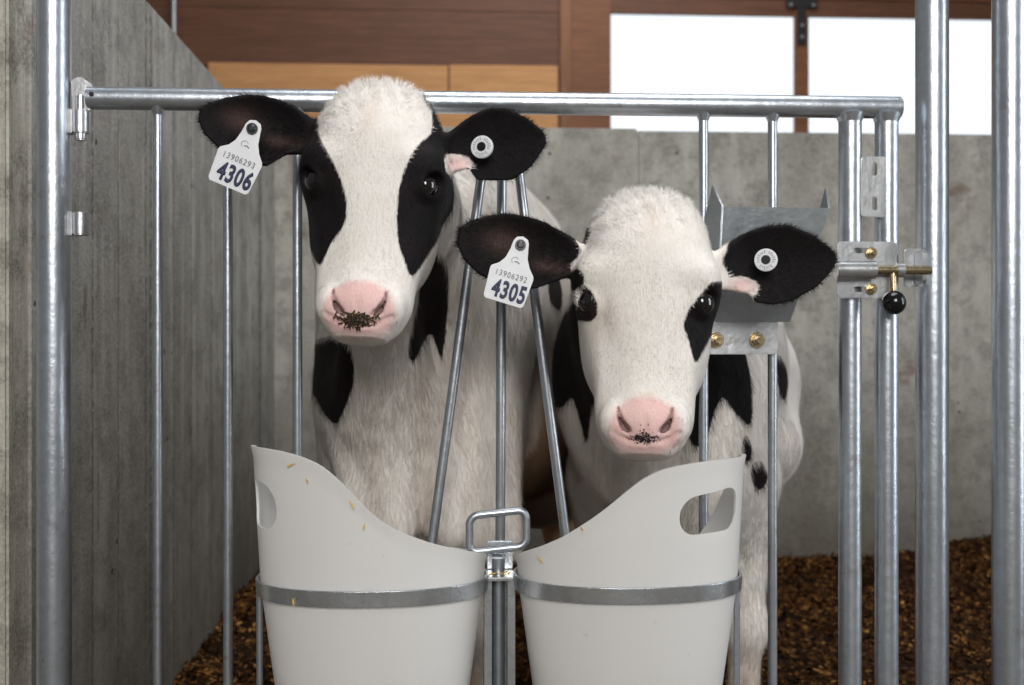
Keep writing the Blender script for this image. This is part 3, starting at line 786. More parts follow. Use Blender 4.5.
# ------------------------------------------------------------------ buckets and their holder
BY = 1.475; RINGZ = P(373, 581, BY)[2]
def bucket_axes(z, which):
    a = .1455 + (.137 if z < RINGZ else .055) * (z - RINGZ)
    return a, a - .046
def make_bucket(cxpx, rim, hole, label, flip):
    cx = VX(cxpx, BY); zb = RINGZ - .21
    front = []
    for (px, py) in rim:
        z = RINGZ + .1; 
        for _ in range(40):
            a, b = bucket_axes(z, 0)
            # intersect the sight line with the oval at this height
            lo_y, hi_y = BY - b, BY
            s = 0.0; Yc = BY
            for _k in range(40):
                X = P(px, py, Yc)[0]; s = max(-1, min(1, (X - cx) / a)); Yn = BY - b * math.sqrt(max(0, 1 - s * s)); Yc = .5 * Yc + .5 * Yn
            z = P(px, py, Yc)[2]
        front.append((math.asin(s), z))
    front.sort()
    fa = [f[0] for f in front]; fz = [f[1] for f in front]
    fa[0] = -PI/2; fa[-1] = PI/2
    hi_s = -1 if fz[0] > fz[-1] else 1
    zl = min(fz) ; zh = max(fz[0], fz[-1])
    nphi = 160; phis = [-PI/2 + 2 * PI * i / nphi for i in range(nphi)]
    def rimz(ph):
        if ph <= PI/2: return float(np.interp(ph, fa, fz))
        t = (ph - PI/2) / PI                      # 0 at +90, 1 at -90 round the back
        if hi_s > 0: t = 1 - t                    # t=1 next to the high side
        sst = max(0, (t - .70) / .30); sst = sst * sst * (3 - 2 * sst)
        return zl - .004 + (zh - zl) * sst
    rz = np.array([rimz(p) for p in phis]); kk = np.array([1, 2, 3, 2, 1.]) / 9; rz = np.convolve(np.concatenate([rz[-2:], rz, rz[:2]]), kk, 'valid')
    nt = 26; V = []; F = []
    for layer, th in ((0, 0.0), (1, .0032)):
        for i, ph in enumerate(phis):
            for j in range(nt + 1):
                z = (zb if layer == 0 else zb + .004) + (rz[i] - (zb if layer == 0 else zb + .004)) * j / nt
                a, b = bucket_axes(z, 0); lip = .0022 * max(0, 1 - (rz[i] - z) / .005) if layer == 0 else 0
                a += lip - th; b += lip - th
                ex = 1.0; s, c = math.sin(ph), math.cos(ph); q = (abs(s) ** 2.25 + abs(c) ** 2.25) ** (1 / 2.25)
                V.append((cx + a * s / q, BY - b * c / q, z))
    m_ = nt + 1; off = nphi * m_
    for i in range(nphi):
        k2 = (i + 1) % nphi
        for j in range(nt):
            a, b = i * m_ + j, k2 * m_ + j
            F.append((a, b, b + 1, a + 1)); F.append((off + a, off + a + 1, off + b + 1, off + b))
        F.append((i * m_ + nt, k2 * m_ + nt, off + k2 * m_ + nt, off + i * m_ + nt))
    F.append(tuple(i * m_ for i in range(nphi))[::-1]); F.append(tuple(off + i * m_ for i in range(nphi)))
    t = empty('feed_bucket', (cx, BY, zb))
    me = bpy.data.meshes.new('bucket_body'); me.from_pydata(V, [], F); me.update()
    o = link('bucket_body', me, M['bucket'], t)
    # carrying-handle opening
    az0, az1, ztop, zbot = hole
    def at(az, z):
        a, b = bucket_axes(z, 0); s_, c_ = math.sin(math.radians(az)), math.cos(math.radians(az)); q = (abs(s_) ** 2.25 + abs(c_) ** 2.25) ** (1 / 2.25)
        return np.array([cx + a * s_ / q, BY - b * c_ / q, z])
    zm = (ztop + zbot) / 2; A_ = at(az0, zm); B_ = at(az1, zm); c = (A_ + B_) / 2; ux = B_ - A_; hw = np.linalg.norm(ux); ux /= hw; hh = ztop - zbot
    lean = .14 * (1 if hi_s > 0 else -1)
    cut = MB().prism([(x_, y_ + lean * x_ * (1 if y_ > 0 else .25)) for x_, y_ in rrect(hw, hh, hh * .42)], c, ux, (0, 0, 1), .075).build('cutter', None)
    boolean(o, [cut])
    o.data.materials.clear(); o.data.materials.append(M['bucket'])
    bm = bmesh.new(); bm.from_mesh(o.data)
    for f in bm.faces: f.smooth = True
    for e in bm.edges:
        if len(e.link_faces) == 2 and e.calc_face_angle(0) > math.radians(40): e.smooth = False
    bm.to_mesh(o.data); bm.free()
    # feed in the bottom
    nF = 60; fv = [(cx, BY, zb + .114)]; 
    for i in range(nF):
        a_, b_ = bucket_axes(zb + .108, 0); ph = 2 * PI * i / nF; s, c_ = math.sin(ph), math.cos(ph); q = (abs(s) ** 2.25 + abs(c_) ** 2.25) ** (1 / 2.25)
        fv.append((cx + (a_ - .006) * s / q, BY - (b_ - .006) * c_ / q, zb + .104 + .006 * math.sin(ph * 3)))
    for i in range(nF): x_, y_, z_ = fv[1 + i]; fv.append((cx + (x_ - cx) * .87, BY + (y_ - BY) * .82, zb + .006))
    ff = [(0, 1 + i, 1 + (i + 1) % nF) for i in range(nF)] + [(1 + (i + 1) % nF, 1 + i, 1 + nF + i, 1 + nF + (i + 1) % nF) for i in range(nF)] + [tuple(1 + nF + i for i in range(nF))]
    fd = from_np('feed', fv, ff, M['feed'], t, True); fd['label'] = 'brown calf feed in the bottom'
    tag(t, label, 'bucket'); return t, cx
b1, bx1 = make_bucket(373.5, [(256, 447), (268, 448), (285, 451), (302, 456), (320, 464), (336, 477), (352, 494), (368, 511), (385, 524), (405, 534), (430, 543), (455, 549), (478, 553), (486, 555)],
            (-86, -47, P(0, 480, 1.45)[2], P(0, 527, 1.45)[2]), 'milky white feed bucket below the taller calf, high side against the thin bars', 0)
b2, bx2 = make_bucket(627, [(516, 556), (522, 554), (545, 546), (565, 537), (585, 524), (603, 511), (622, 495), (642, 479), (662, 469), (685, 464), (705, 461), (722, 459), (738, 457)],
            (19, 58, P(0, 495, 1.41)[2], P(0, 537, 1.41)[2]), 'milky white feed bucket below the shorter calf, with open hand hole', 1)

rack = empty('bucket_rack', (VX(500, BY), BY, FLOOR))
def ring(cx, name='ring'):
    n_ = 96; V = []; F = []
    for i in range(n_):
        ph = 2 * PI * i / n_; s, c = math.sin(ph), math.cos(ph); q = (abs(s) ** 2.25 + abs(c) ** 2.25) ** (1 / 2.25)
        for dr, dz in ((.0015, -.0105), (.0055, -.0105), (.0065, .0095), (.0025, .0095)):
            a, b = bucket_axes(RINGZ, 0); V.append((cx + (a + dr) * s / q, BY - (b + dr) * c / q, RINGZ + dz))
    for i in range(n_):
        k2 = (i + 1) % n_
        for j in range(4): F.append((i * 4 + j, i * 4 + (j + 1) % 4, k2 * 4 + (j + 1) % 4, k2 * 4 + j))
    b = MB().add(V, F); return b.build(name, M['galv_band'], rack, .0008)
ring(bx1); ring(bx2)
for px, sgn in ((262.5, -1), (736.5, 1)):
    x = (bx1 if sgn < 0 else bx2) + sgn * (.1455 + .0030)
    MB().tube([(x, BY - .0, RINGZ - .011), (x - sgn * .001, BY, FLOOR + .02)], .0042, 14).build('support_rod', M['galv_rod'], rack)
# centre channel, open to the front, with a joining plate at its head
CY = 1.50; cxm = VX(499, CY); zt = P(499, 572, CY)[2]; zb_ = FLOOR + .02
ch = MB()
ch.box((cxm, CY + .010, (zt + zb_) / 2), (.040, .004, zt - zb_))
for sx in (-1, 1):
    ch.box((cxm + sx * .0185, CY - .006, (zt + zb_) / 2), (.004, .034, zt - zb_))
    ch.box((cxm + sx * .0155, CY - .022, (zt + zb_) / 2), (.010, .003, zt - zb_))
ch.build('channel_post', M['galv_band'], rack, .0006)
MB().tube([(cxm - .001, CY - .004, zt + .02), (cxm - .001, CY - .004, zb_)], .0085, 20).build('inner_pipe', M['galv_rod'], rack)
MB().box((cxm, CY - .010, zt - .003), (.034, .046, .005)).build('top_plate', M['galv_plate'], rack, .001)
MB().box((VX(500, CY + .02), CY + .02, zt + .014), (.034, .005, .050)).build('joining_plate', M['galv_band'], rack, .001)
# loop handle
hy = 1.50; pts = []
c0 = P(498, 531, hy); hw, hh, rr = .0385, .0245, .012
base = rrect(2 * hw, 2 * hh, rr, 6); tl_ = math.radians(4)
loop = [c0 + np.array([a * math.cos(tl_) - b * math.sin(tl_) * 0, 0, b + a * .10]) for a, b in base]; loop = loop + [loop[0]]
lb = MB().tube(loop, .0052, 14, caps=False)
lb.tube([c0 + np.array([-hw, 0, -.01]), c0 + np.array([-hw, .0, -.024])], .0052, 12)
lb.build('loop_handle', M['galv_rod'], rack)
tag(rack, 'galvanised double ring rack holding both feed buckets, with loop handle between them', 'rack')

# ------------------------------------------------------------------ calf bodies
def leg(FD, top, elbow, knee, fet, hoof, r=(.075, .052, .036, .027, .033)):
    FD.cone(top, elbow, r[0], r[1], .05); FD.cone(elbow, knee, r[1], r[2], .03)
    FD.ell(knee, (r[2] * 1.12, r[2] * 1.15, r[2] * 1.4), .02)
    FD.cone(knee, fet, r[2] * .86, r[3], .02); FD.ell(fet, (r[4], r[4] * 1.1, r[4]), .015)
    FD.cone(fet, hoof, r[3], r[4] * 1.05, .015)

def body1(FD):
    c = FD.cone
    c(P(380, 165, 1.50), P(385, 210, 1.62), .078, .090, .05)
    c(P(385, 200, 1.60), P(405, 275, 1.80), .092, .120, .06)
    c(P(376, 300, 1.60), P(385, 400, 1.74), .045, .085, .07)           # dewlap
    FD.ell(P(420, 420, 1.90), (.150, .17, .27), .07)
    FD.ell(P(362, 390, 1.86), (.075, .12, .15), .06)                    # point of shoulder
    FD.ell(P(478, 400, 1.87), (.080, .12, .19), .06)
    FD.ell(P(388, 470, 1.78), (.045, .07, .14), .06)
    FD.ell(P(470, 480, 1.80), (.055, .08, .13), .05)
    c(P(394, 340, 1.72), P(396, 530, 1.725), .022, .030, .025); c(P(352, 420, 1.77), P(362, 540, 1.745), .025, .036, .03)
    c(P(441, 350, 1.745), P(448, 530, 1.735), .020, .032, .025); c(P(492, 340, 1.80), P(496, 540, 1.775), .03, .045, .03)
    c(P(504, 420, 2.15), P(538, 455, 2.60), .160, .170, .08)
    c(P(440, 275, 1.95), P(494, 330, 2.35), .205, .215, .09)            # barrel
    c(P(494, 330, 2.35), P(536, 335, 2.72), .215, .200, .08)
    c(P(430, 250, 1.86), P(486, 262, 2.1), .13, .13, .08)               # withers
    g = bed_h
    for px, Y in ((372, 1.88), (470, 1.92)):
        t = P(px, 470, Y); x, y = t[0], t[1]
        leg(FD, t, (x, y + .02, -.38), (x, y, -.50), (x, y + .01, FLOOR + .09), (x, y - .02, FLOOR + .03))
    for px, Y in ((488, 2.72), (560, 2.74)):
        t = P(px, 390, Y); x, y = t[0], t[1]
        leg(FD, t, (x, y - .08, -.33), (x, y + .05, -.46), (x, y, FLOOR + .09), (x, y - .03, FLOOR + .03), (.10, .065, .036, .027, .033))
    tl = P(556, 280, 2.9); c(tl, tl + np.array([.0, .03, -.3]), .018, .012, .03)
def body2(FD):
    c = FD.cone
    c(P(642, 275, 1.48), P(632, 300, 1.62), .066, .070, .05)
    c(P(632, 300, 1.60), P(650, 360, 1.80), .072, .115, .06)
    c(P(625, 340, 1.60), P(640, 390, 1.78), .066, .10, .06)
    c(P(640, 400, 1.62), P(636, 470, 1.74), .040, .070, .07)
    FD.ell(P(672, 455, 1.90), (.148, .16, .215), .07)
    FD.ell(P(592, 372, 1.80), (.060, .07, .13), .06)
    FD.ell(P(712, 440, 1.86), (.080, .11, .16), .05)
    FD.ell(P(618, 450, 1.86), (.070, .11, .16), .05)
    c(P(688, 350, 1.99), P(704, 385, 2.35), .172, .180, .09)
    c(P(704, 385, 2.35), P(712, 385, 2.72), .180, .170, .08)
    FD.ell(P(744, 440, 2.25), (.105, .2, .11), .05)
    for px, Y in ((612, 1.92), (738, 1.90)):
        t = P(px, 480, Y); x, y = t[0], t[1]
        leg(FD, t, (x, y + .02, -.39), (x + .012, y, -.49), (x + .010, y + .01, FLOOR + .09), (x + .01, y - .02, FLOOR + .03), (.072, .050, .034, .026, .032))
    for px, Y in ((660, 2.75), (742, 2.72)):
        t = P(px, 420, Y); x, y = t[0], t[1]
        leg(FD, t, (x, y - .08, -.36), (x, y + .05, -.48), (x, y, FLOOR + .09), (x, y - .03, FLOOR + .03), (.10, .06, .034, .026, .032))
    tl = P(706, 330, 2.9); c(tl, tl + np.array([.0, .03, -.3]), .018, .012, .03)

# outlines (u, up, down) as fractions of ear length
OUT_L1 = [(-.12, .10, .10), (0, .16, .15), (.2, .25, .20), (.35, .28, .34), (.5, .285, .35), (.65, .25, .32), (.8, .19, .26), (.93, .11, .17), (1.0, .04, .06)]
OUT_R1 = [(-.12, .10, .10), (0, .08, .18), (.11, .12, .25), (.27, .23, .22), (.34, .27, .33), (.48, .32, .345), (.67, .31, .35), (.85, .20, .24), (.95, .11, .11), (1.0, .04, .04)]
OUT_L2 = [(-.12, .10, .10), (0, .10, .09), (.08, .16, .13), (.34, .245, .28), (.5, .26, .30), (.66, .25, .29), (.8, .20, .25), (.92, .14, .17), (1.0, .06, .06)]
OUT_R2 = [(-.12, .10, .10), (0, .15, .16), (.07, .19, .18), (.24, .275, .22), (.32, .30, .31), (.45, .325, .34), (.62, .32, .32), (.83, .21, .22), (.94, .11, .12), (1.0, .04, .04)]

R1 = rotm(yaw=-3, pitch=-16, roll=2.5)
H1 = P(374, 196, 1.455); SC1 = 1.02
R2 = rotm(yaw=-9, pitch=-18, roll=1.0)
H2 = P(645.5, 307, 1.44); SC2 = 1.03

def ear_warm(V, e):
    B, u, n, s_, L = e['frame']; q = V - B; U = q @ u / L; SS = q @ s_ / L; f = (np.abs(q @ n) < .035)
    return f * (.75 * np.exp(-((U - .62) / .16) ** 2 - ((SS - .03) / .09) ** 2) + .6 * np.exp(-((U - .25) / .14) ** 2 - ((SS + .08) / .05) ** 2))

def common_flow(spec_H):
    def flow(p, n, l, R):
        m = len(p); x, z = l[:, 0], l[:, 2]
        head = (l[:, 1] < .09) & (z > -.22)
        face = np.stack([x * 6, np.zeros(m), (z - .045) * 7], 1)
        face += np.stack([-(z - .045) * 3, np.zeros(m), x * 3], 1) * np.exp(-((z - .045) / .05) ** 2)[:, None]
        low = z < .02; face[low] = np.stack([x[low] * 5, np.zeros(low.sum()), -np.ones(low.sum())], 1)
        face = face / (np.linalg.norm(face, axis=1)[:, None] + 1e-6)
        face = face @ R.T
        body = np.stack([np.zeros(m), .25 * np.ones(m), -np.ones(m)], 1)
        f = np.where(head[:, None], face, body)
        wv = np.stack([np.sin(x * 310 + z * 90) + np.sin(z * 170 - x * 60), np.zeros(m), np.sin(z * 260 + x * 120) + np.sin(x * 140)], 1)
        f = f + np.where(head, .16 + .45 * np.clip((z - .03) / .06, 0, 1), .0)[:, None] * (wv @ R.T) * .6
        bw = np.sin(p[:, 0] * 150 + 3 * np.sin(p[:, 2] * 40)); f[:, 0] += np.where(head, 0, .18 * bw)
        ln = np.where(head, .0060 + .0130 * np.clip((z - .06) / .08, 0, 1), .019)
        lift = np.where(head, .16 + .42 * np.clip((z - .07) / .08, 0, 1), .20)
        return ln, f, lift
    return flow

def ear_edge(spec, p):
    """0..1 how much a point belongs to an ear, and the outward ear direction"""
    k = np.zeros(len(p)); d = np.zeros((len(p), 3)); cavity = np.zeros(len(p))
    for e in spec['ears']:
        B, u, n, s_, L = e['frame']; q = p - B; U = q @ u; N = q @ n; SS = q @ s_
        m = (U > .012) & (U < L * 1.1) & (np.abs(N) < .04) & (np.abs(SS) < .45 * L)
        k[m] = 1; d[m] = (u * .7 + s_ * (SS[m] / (.4 * L))[:, None])
    return k, d

def build_calf(name, spec):
    me, W = grow_calf('calf_body', spec)
    t = empty(name, (spec['feet'][0], spec['feet'][1], FLOOR)); o = link('body', me, M['coat'], t)
    for (c, out) in spec['eyes']:
        c = np.array(c); out = np.array(out) / np.linalg.norm(out)
        MB().sphere(W(c + out * .0016), .0170 * spec['sc'], 32, 20).build('eye', M['eye'], t)
        tn = np.cross(out, [0, 0, 1.]); lash = MB()
        for k in range(9):
            a_ = math.radians(25 + 130 * k / 8); q0 = c + out * .0150 + .0138 * (tn * math.cos(a_) + np.array([0, 0, 1]) * math.sin(a_)); dr = out * .75 + np.array([0, 0, .35 + .1 * (k % 3)]) + tn * math.cos(a_) * .5
            lash.tube([W(q0), W(q0 + dr * .006), W(q0 + dr * .012 + np.array([0, 0, -.0015]))], [.00045, .00035, .0001], 5)
        lash.build('eyelash', M['tag_black'], t)
    for px_, y_, in spec['hooves']:
        x_ = px_; b = MB().tube([(x_, y_ - .025, FLOOR - .005), (x_, y_ - .02, FLOOR + .03), (x_, y_ - .012, FLOOR + .055)], [.042, .038, .032], 20)
        b.build('hoof', M['hoof'], t, .003)
    return t

# ---- calf one
E1 = [dict(base=P(312, 138, 1.475), tip=P(199, 113, 1.44), n=(-.25, -1, .1), out=OUT_L1, cup=.020),
      dict(base=P(438, 146, 1.47), tip=P(546, 140, 1.46), n=(.25, -1, -.05), out=OUT_R1, cup=.016)]
def paint1(V, N, L):
    x, z = V[:, 0], V[:, 2]; n = len(V); lx, lz = L[:, 0], L[:, 2]; Yf = 1.375
    eyeL = ([(346, 80), (334, 92), (324, 104), (317, 122), (321, 140), (332, 160), (341, 180), (346, 200), (345, 222), (337, 235), (330, 245), (322, 263), (316, 262), (308, 245), (298, 240), (270, 220), (270, 70)])
    eyeR = ([(424, 98), (432, 116), (430, 134), (417, 146), (406, 166), (399, 190), (397, 215), (398, 240), (405, 262), (411, 276), (420, 268), (430, 252), (438, 240), (450, 215), (480, 180), (480, 110), (450, 90)])
    d = patch(V, eyeL, eyeR)
    onhead = (V[:, 1] < 1.56) & (z > -.02)
    d = np.where(V[:, 1] > H1[1] + .02, np.minimum(d, .0) - .0, d) if False else d
    d = np.where(onhead, d, -.05)
    # ears
    for e, s in zip(E1, (-1, 1)):
        B, u, nn, s_, Ln = e['frame']; q = V - B; U = q @ u; SS = q @ s_
        isr = (U > -.002) & (np.abs(q @ nn) < .05) & (np.abs(SS) < .5 * Ln)
        de = np.full(n, .02)
        if s > 0: de = np.minimum(de, .4 * Ln * 0 - (.018 - np.hypot((U - .020) * .75, (SS + .026) * 1.25)))
        d = np.where(isr, np.maximum(d, de) if s < 0 else np.where(U < .01, np.maximum(d, de), de), d)
    # body patches
    wp = lambda pts, Y: pts
    p1 = wp([(322, 338), (338, 334), (350, 345), (354, 372), (350, 395), (343, 412), (336, 424), (325, 415), (314, 395), (300, 375), (300, 345)], 1.78)
    p2 = wp([(433, 250), (446, 262), (449, 290), (446, 330), (441, 358), (432, 335), (425, 340), (414, 361), (408, 350), (413, 320), (420, 290), (415, 275), (424, 255)], 1.66)
    p3 = wp([(555, 268), (562, 290), (560, 310), (550, 300), (548, 270)], 2.4)
    db = patch(V, p1, p2, p3)
    beh = ~onhead | (V[:, 1] > 1.54)
    d = np.where(beh & (V[:, 1] > 1.50) & (V[:, 1] < 2.6) & (d < .001), db, d)
    # bare pink: muzzle, ear base, thin chest skin
    mz = cat_rom([(-.034, -.150), (-.024, -.139), (-.012, -.134), (.012, -.134), (.024, -.139), (.036, -.148), (.043, -.166), (.040, -.184), (.022, -.197), (0, -.199), (-.022, -.197), (-.040, -.184), (-.042, -.166)])
    pink = np.clip(poly_sd(lx, lz, mz) / .009 + .4, 0, 1) * (L[:, 1] < -.018) * np.clip((-L[:, 1] - .018) / .02, 0, 1)
    B, u, nn, s_, Ln = E1[1]['frame']; q = V - B; U = q @ u; SS = q @ s_
    pink = np.maximum(pink, (np.abs(q @ nn) < .03) * np.exp(-((U - .024) / .014) ** 2 - ((SS + .026) / .012) ** 2))
    tan = .10 * gauss(V, P(450, 400, 1.75), (.03, .12, .07)) + .08 * gauss(V, P(365, 430, 1.75), (.03, .15, .10)) + 2.0 * gauss(V, P(560, 480, 2.3), (.16, .35, .20))  # strongest term: soiled belly brown with its shade painted in
    tan += .9 * np.clip((-.46 - z) / .2, 0, 1) + .22 * np.exp(-((lx + .004) / .010) ** 2 - ((lz - .075) / .035) ** 2) * (L[:, 1] < 0)
    tan += .9 * np.clip((-z - .02) / .2, 0, 1) * (V[:, 1] > 2.0)  # soiled hind flank, its shade painted in as well
    q_, u_ = seen(V)
    for cx_, w__, y0_, y1_, k_ in ((374, 6, 370, 560, .28), (423, 9, 345, 500, .42), (468, 6, 380, 560, .22), (446, 5, 230, 400, .12)):
        tan += k_ * np.exp(-((q_[:, 0] - cx_ - 3 * np.sin(q_[:, 1] * .03)) / w__) ** 2) * np.clip((q_[:, 1] - y0_) / 40, 0, 1) * (V[:, 1] > 1.6) * (V[:, 1] < 1.95) * .6  # tan along the chest folds: thin skin plus painted crease shade
    tan += ear_warm(V, E1[0])
    fr = .62 * (L[:, 1] < -.03) * np.exp(-(lx / .020) ** 2 - ((lz + .182) / .008) ** 2)
    return np.stack([d, pink, np.clip(tan, 0, 2), fr], 1)
def mkspec(H, R, sc, body, ears, eyes, paint, bounds, feet, hooves):
    sp = dict(H=H, R=R, sc=sc, body=body, ears=ears, eyes=eyes, paint=paint, bounds=bounds, feet=feet, hooves=hooves, hairs=150000)
    cf = common_flow(H)
    def flow(p, n, l, R_):
        ln, f, lift = cf(p, n, l, R_); k, d = ear_edge(sp, p); m = k > 0
        f = f.copy(); f[m] = d[m]; ln = np.where(m, .0085, ln); lift = np.where(m, .30, lift); return ln, f, lift
    sp['flow'] = flow
    sp['density'] = lambda c, nn: np.where(c[:, 1] < 1.62, 1.0, np.where(c[:, 1] < 2.1, .55, .10)) * (nn[:, 1] < .45) * (c[:, 2] > -.62)
    return sp
eyes1 = [((-.0650, -.032, .002), (-.83, -.56, .0)), ((.0650, -.032, .002), (.83, -.56, .0))]
spec1 = mkspec(H1, R1, SC1, body1, E1, eyes1, paint1, ((-.50, 1.30, FLOOR), (.50, 3.05, .42)), (P(440, 400, 2.2)[0], 2.2),
               [(P(372, 470, 1.88)[0], 1.88), (P(470, 470, 1.92)[0], 1.92), (P(488, 390, 2.72)[0], 2.72), (P(560, 390, 2.74)[0], 2.74)])
calf1 = build_calf('calf', spec1)
tag(calf1, 'taller black and white calf with black patches over both eyes and white blaze', 'calf')

# ---- calf two
E2 = [dict(base=P(582, 262, 1.455), tip=P(458, 236, 1.42), n=(-.25, -1, .1), out=OUT_L2, cup=.020),
      dict(base=P(716, 270, 1.455), tip=P(836, 258, 1.44), n=(.25, -1, -.05), out=OUT_R2, cup=.016)]
def paint2(V, N, L):
    x, z = V[:, 0], V[:, 2]; n = len(V); lx, lz = L[:, 0], L[:, 2]; Yf = 1.375
    eyeR = ([(714, 282), (706, 288), (696, 300), (687, 313), (684, 326), (688, 338), (691, 350), (696, 362), (704, 350), (716, 330), (740, 310), (740, 285)])
    eyeL = ([(572, 284), (584, 286), (592, 293), (597, 303), (597, 314), (591, 321), (581, 321), (560, 316), (556, 288)])
    top = ([(590, 228), (588, 240), (582, 252), (576, 264), (565, 258), (570, 236)])
    d = patch(V, eyeR, eyeL, top)
    onhead = (V[:, 1] < 1.57)
    d = np.where(onhead, d, -.05)
    for e, s in zip(E2, (-1, 1)):
        B, u, nn, s_, Ln = e['frame']; q = V - B; U = q @ u; SS = q @ s_
        isr = (U > .004) & (np.abs(q @ nn) < .05) & (np.abs(SS) < .5 * Ln)
        de = np.minimum(U - .012 + .004 * np.sin(SS * 150), .02)
        if s > 0: de = np.minimum(de, -(.020 - np.hypot((U - .022) * .62, (SS + .028) * 1.2)))
        d = np.where(isr, de, d)
    wp = lambda pts, Y: pts
    p1 = wp([(578, 300), (600, 315), (604, 345), (604, 385), (600, 412), (592, 405), (587, 442), (580, 420), (572, 398), (560, 408), (545, 395), (535, 360), (545, 330), (566, 308)], 1.74)
    p2 = wp([(690, 330), (735, 335), (748, 365), (752, 395), (750, 425), (735, 412), (722, 398), (712, 420), (704, 445), (690, 440), (680, 400), (684, 360)], 1.74)
    p3 = wp([(744, 436), (750, 440), (752, 452), (748, 462), (742, 452)], 1.8)
    p4 = wp([(752, 465), (762, 462), (768, 478), (760, 490), (752, 480)], 1.9)
    p5 = wp([(775, 355), (785, 362), (788, 385), (784, 400), (777, 380)], 2.1)
    p6 = wp([(690, 420), (700, 430), (716, 455), (706, 462), (694, 450)], 1.74)
    db = patch(V, p1, p2, p3, p4, p5)
    d = np.where((V[:, 1] > 1.52) & (V[:, 1] < 2.6), np.where(V[:, 1] > 1.57, db, np.maximum(d, db)), d)
    mz = cat_rom([(-.034, -.150), (-.024, -.139), (-.012, -.134), (.012, -.134), (.024, -.139), (.036, -.148), (.043, -.166), (.040, -.184), (.022, -.197), (0, -.199), (-.022, -.197), (-.040, -.184), (-.042, -.166)])
    pink = np.clip(poly_sd(lx, lz, mz) / .009 + .4, 0, 1) * np.clip((-L[:, 1] - .018) / .02, 0, 1)
    B, u, nn, s_, Ln = E2[1]['frame']; q = V - B; U = q @ u; SS = q @ s_
    pink = np.maximum(pink, (np.abs(q @ nn) < .03) * np.exp(-((U - .030) / .016) ** 2 - ((SS + .024) / .010) ** 2))
    # density of the dark freckles round the lip
    fr = (L[:, 1] < -.03) * (1.0 * np.exp(-(lx / .026) ** 2 - ((lz + .184 - 7 * lx * lx) / .0060) ** 2) + .62 * np.exp(-(lx / .011) ** 2 - ((lz + .170) / .014) ** 2))
    tan = .40 * np.exp(-((lx - .002) / .013) ** 2 - ((lz + .131) / .007) ** 2) * (L[:, 1] < 0) + .22 * np.exp(-((lx - .006) / .012) ** 2 - ((lz - .085) / .035) ** 2) * (L[:, 1] < 0)
    tan += .22 * np.exp(-((lx + .055) / .02) ** 2 - ((lz + .03) / .03) ** 2)
    tan += .9 * np.clip((-.50 - z) / .16, 0, 1) + .3 * gauss(V, P(630, 480, 1.75), (.06, .1, .08))
    tan += ear_warm(V, E2[0])
    return np.stack([d, pink, np.clip(tan, 0, 1), np.clip(fr, 0, 1)], 1)
eyes2 = [((-.0650, -.032, -.006), (-.83, -.56, .0)), ((.0650, -.032, -.006), (.83, -.56, .0))]
spec2 = mkspec(H2, R2, SC2, body2, E2, eyes2, paint2, ((-.15, 1.28, FLOOR), (.85, 3.05, .26)), (P(690, 400, 2.2)[0], 2.2),
               [(P(612, 480, 1.92)[0] + .01, 1.92), (P(738, 480, 1.90)[0] + .01, 1.90), (P(660, 420, 2.75)[0], 2.75), (P(742, 420, 2.72)[0], 2.72)])
calf2 = build_calf('calf', spec2)
tag(calf2, 'shorter calf with mostly white face and small black patches at the eyes', 'calf')

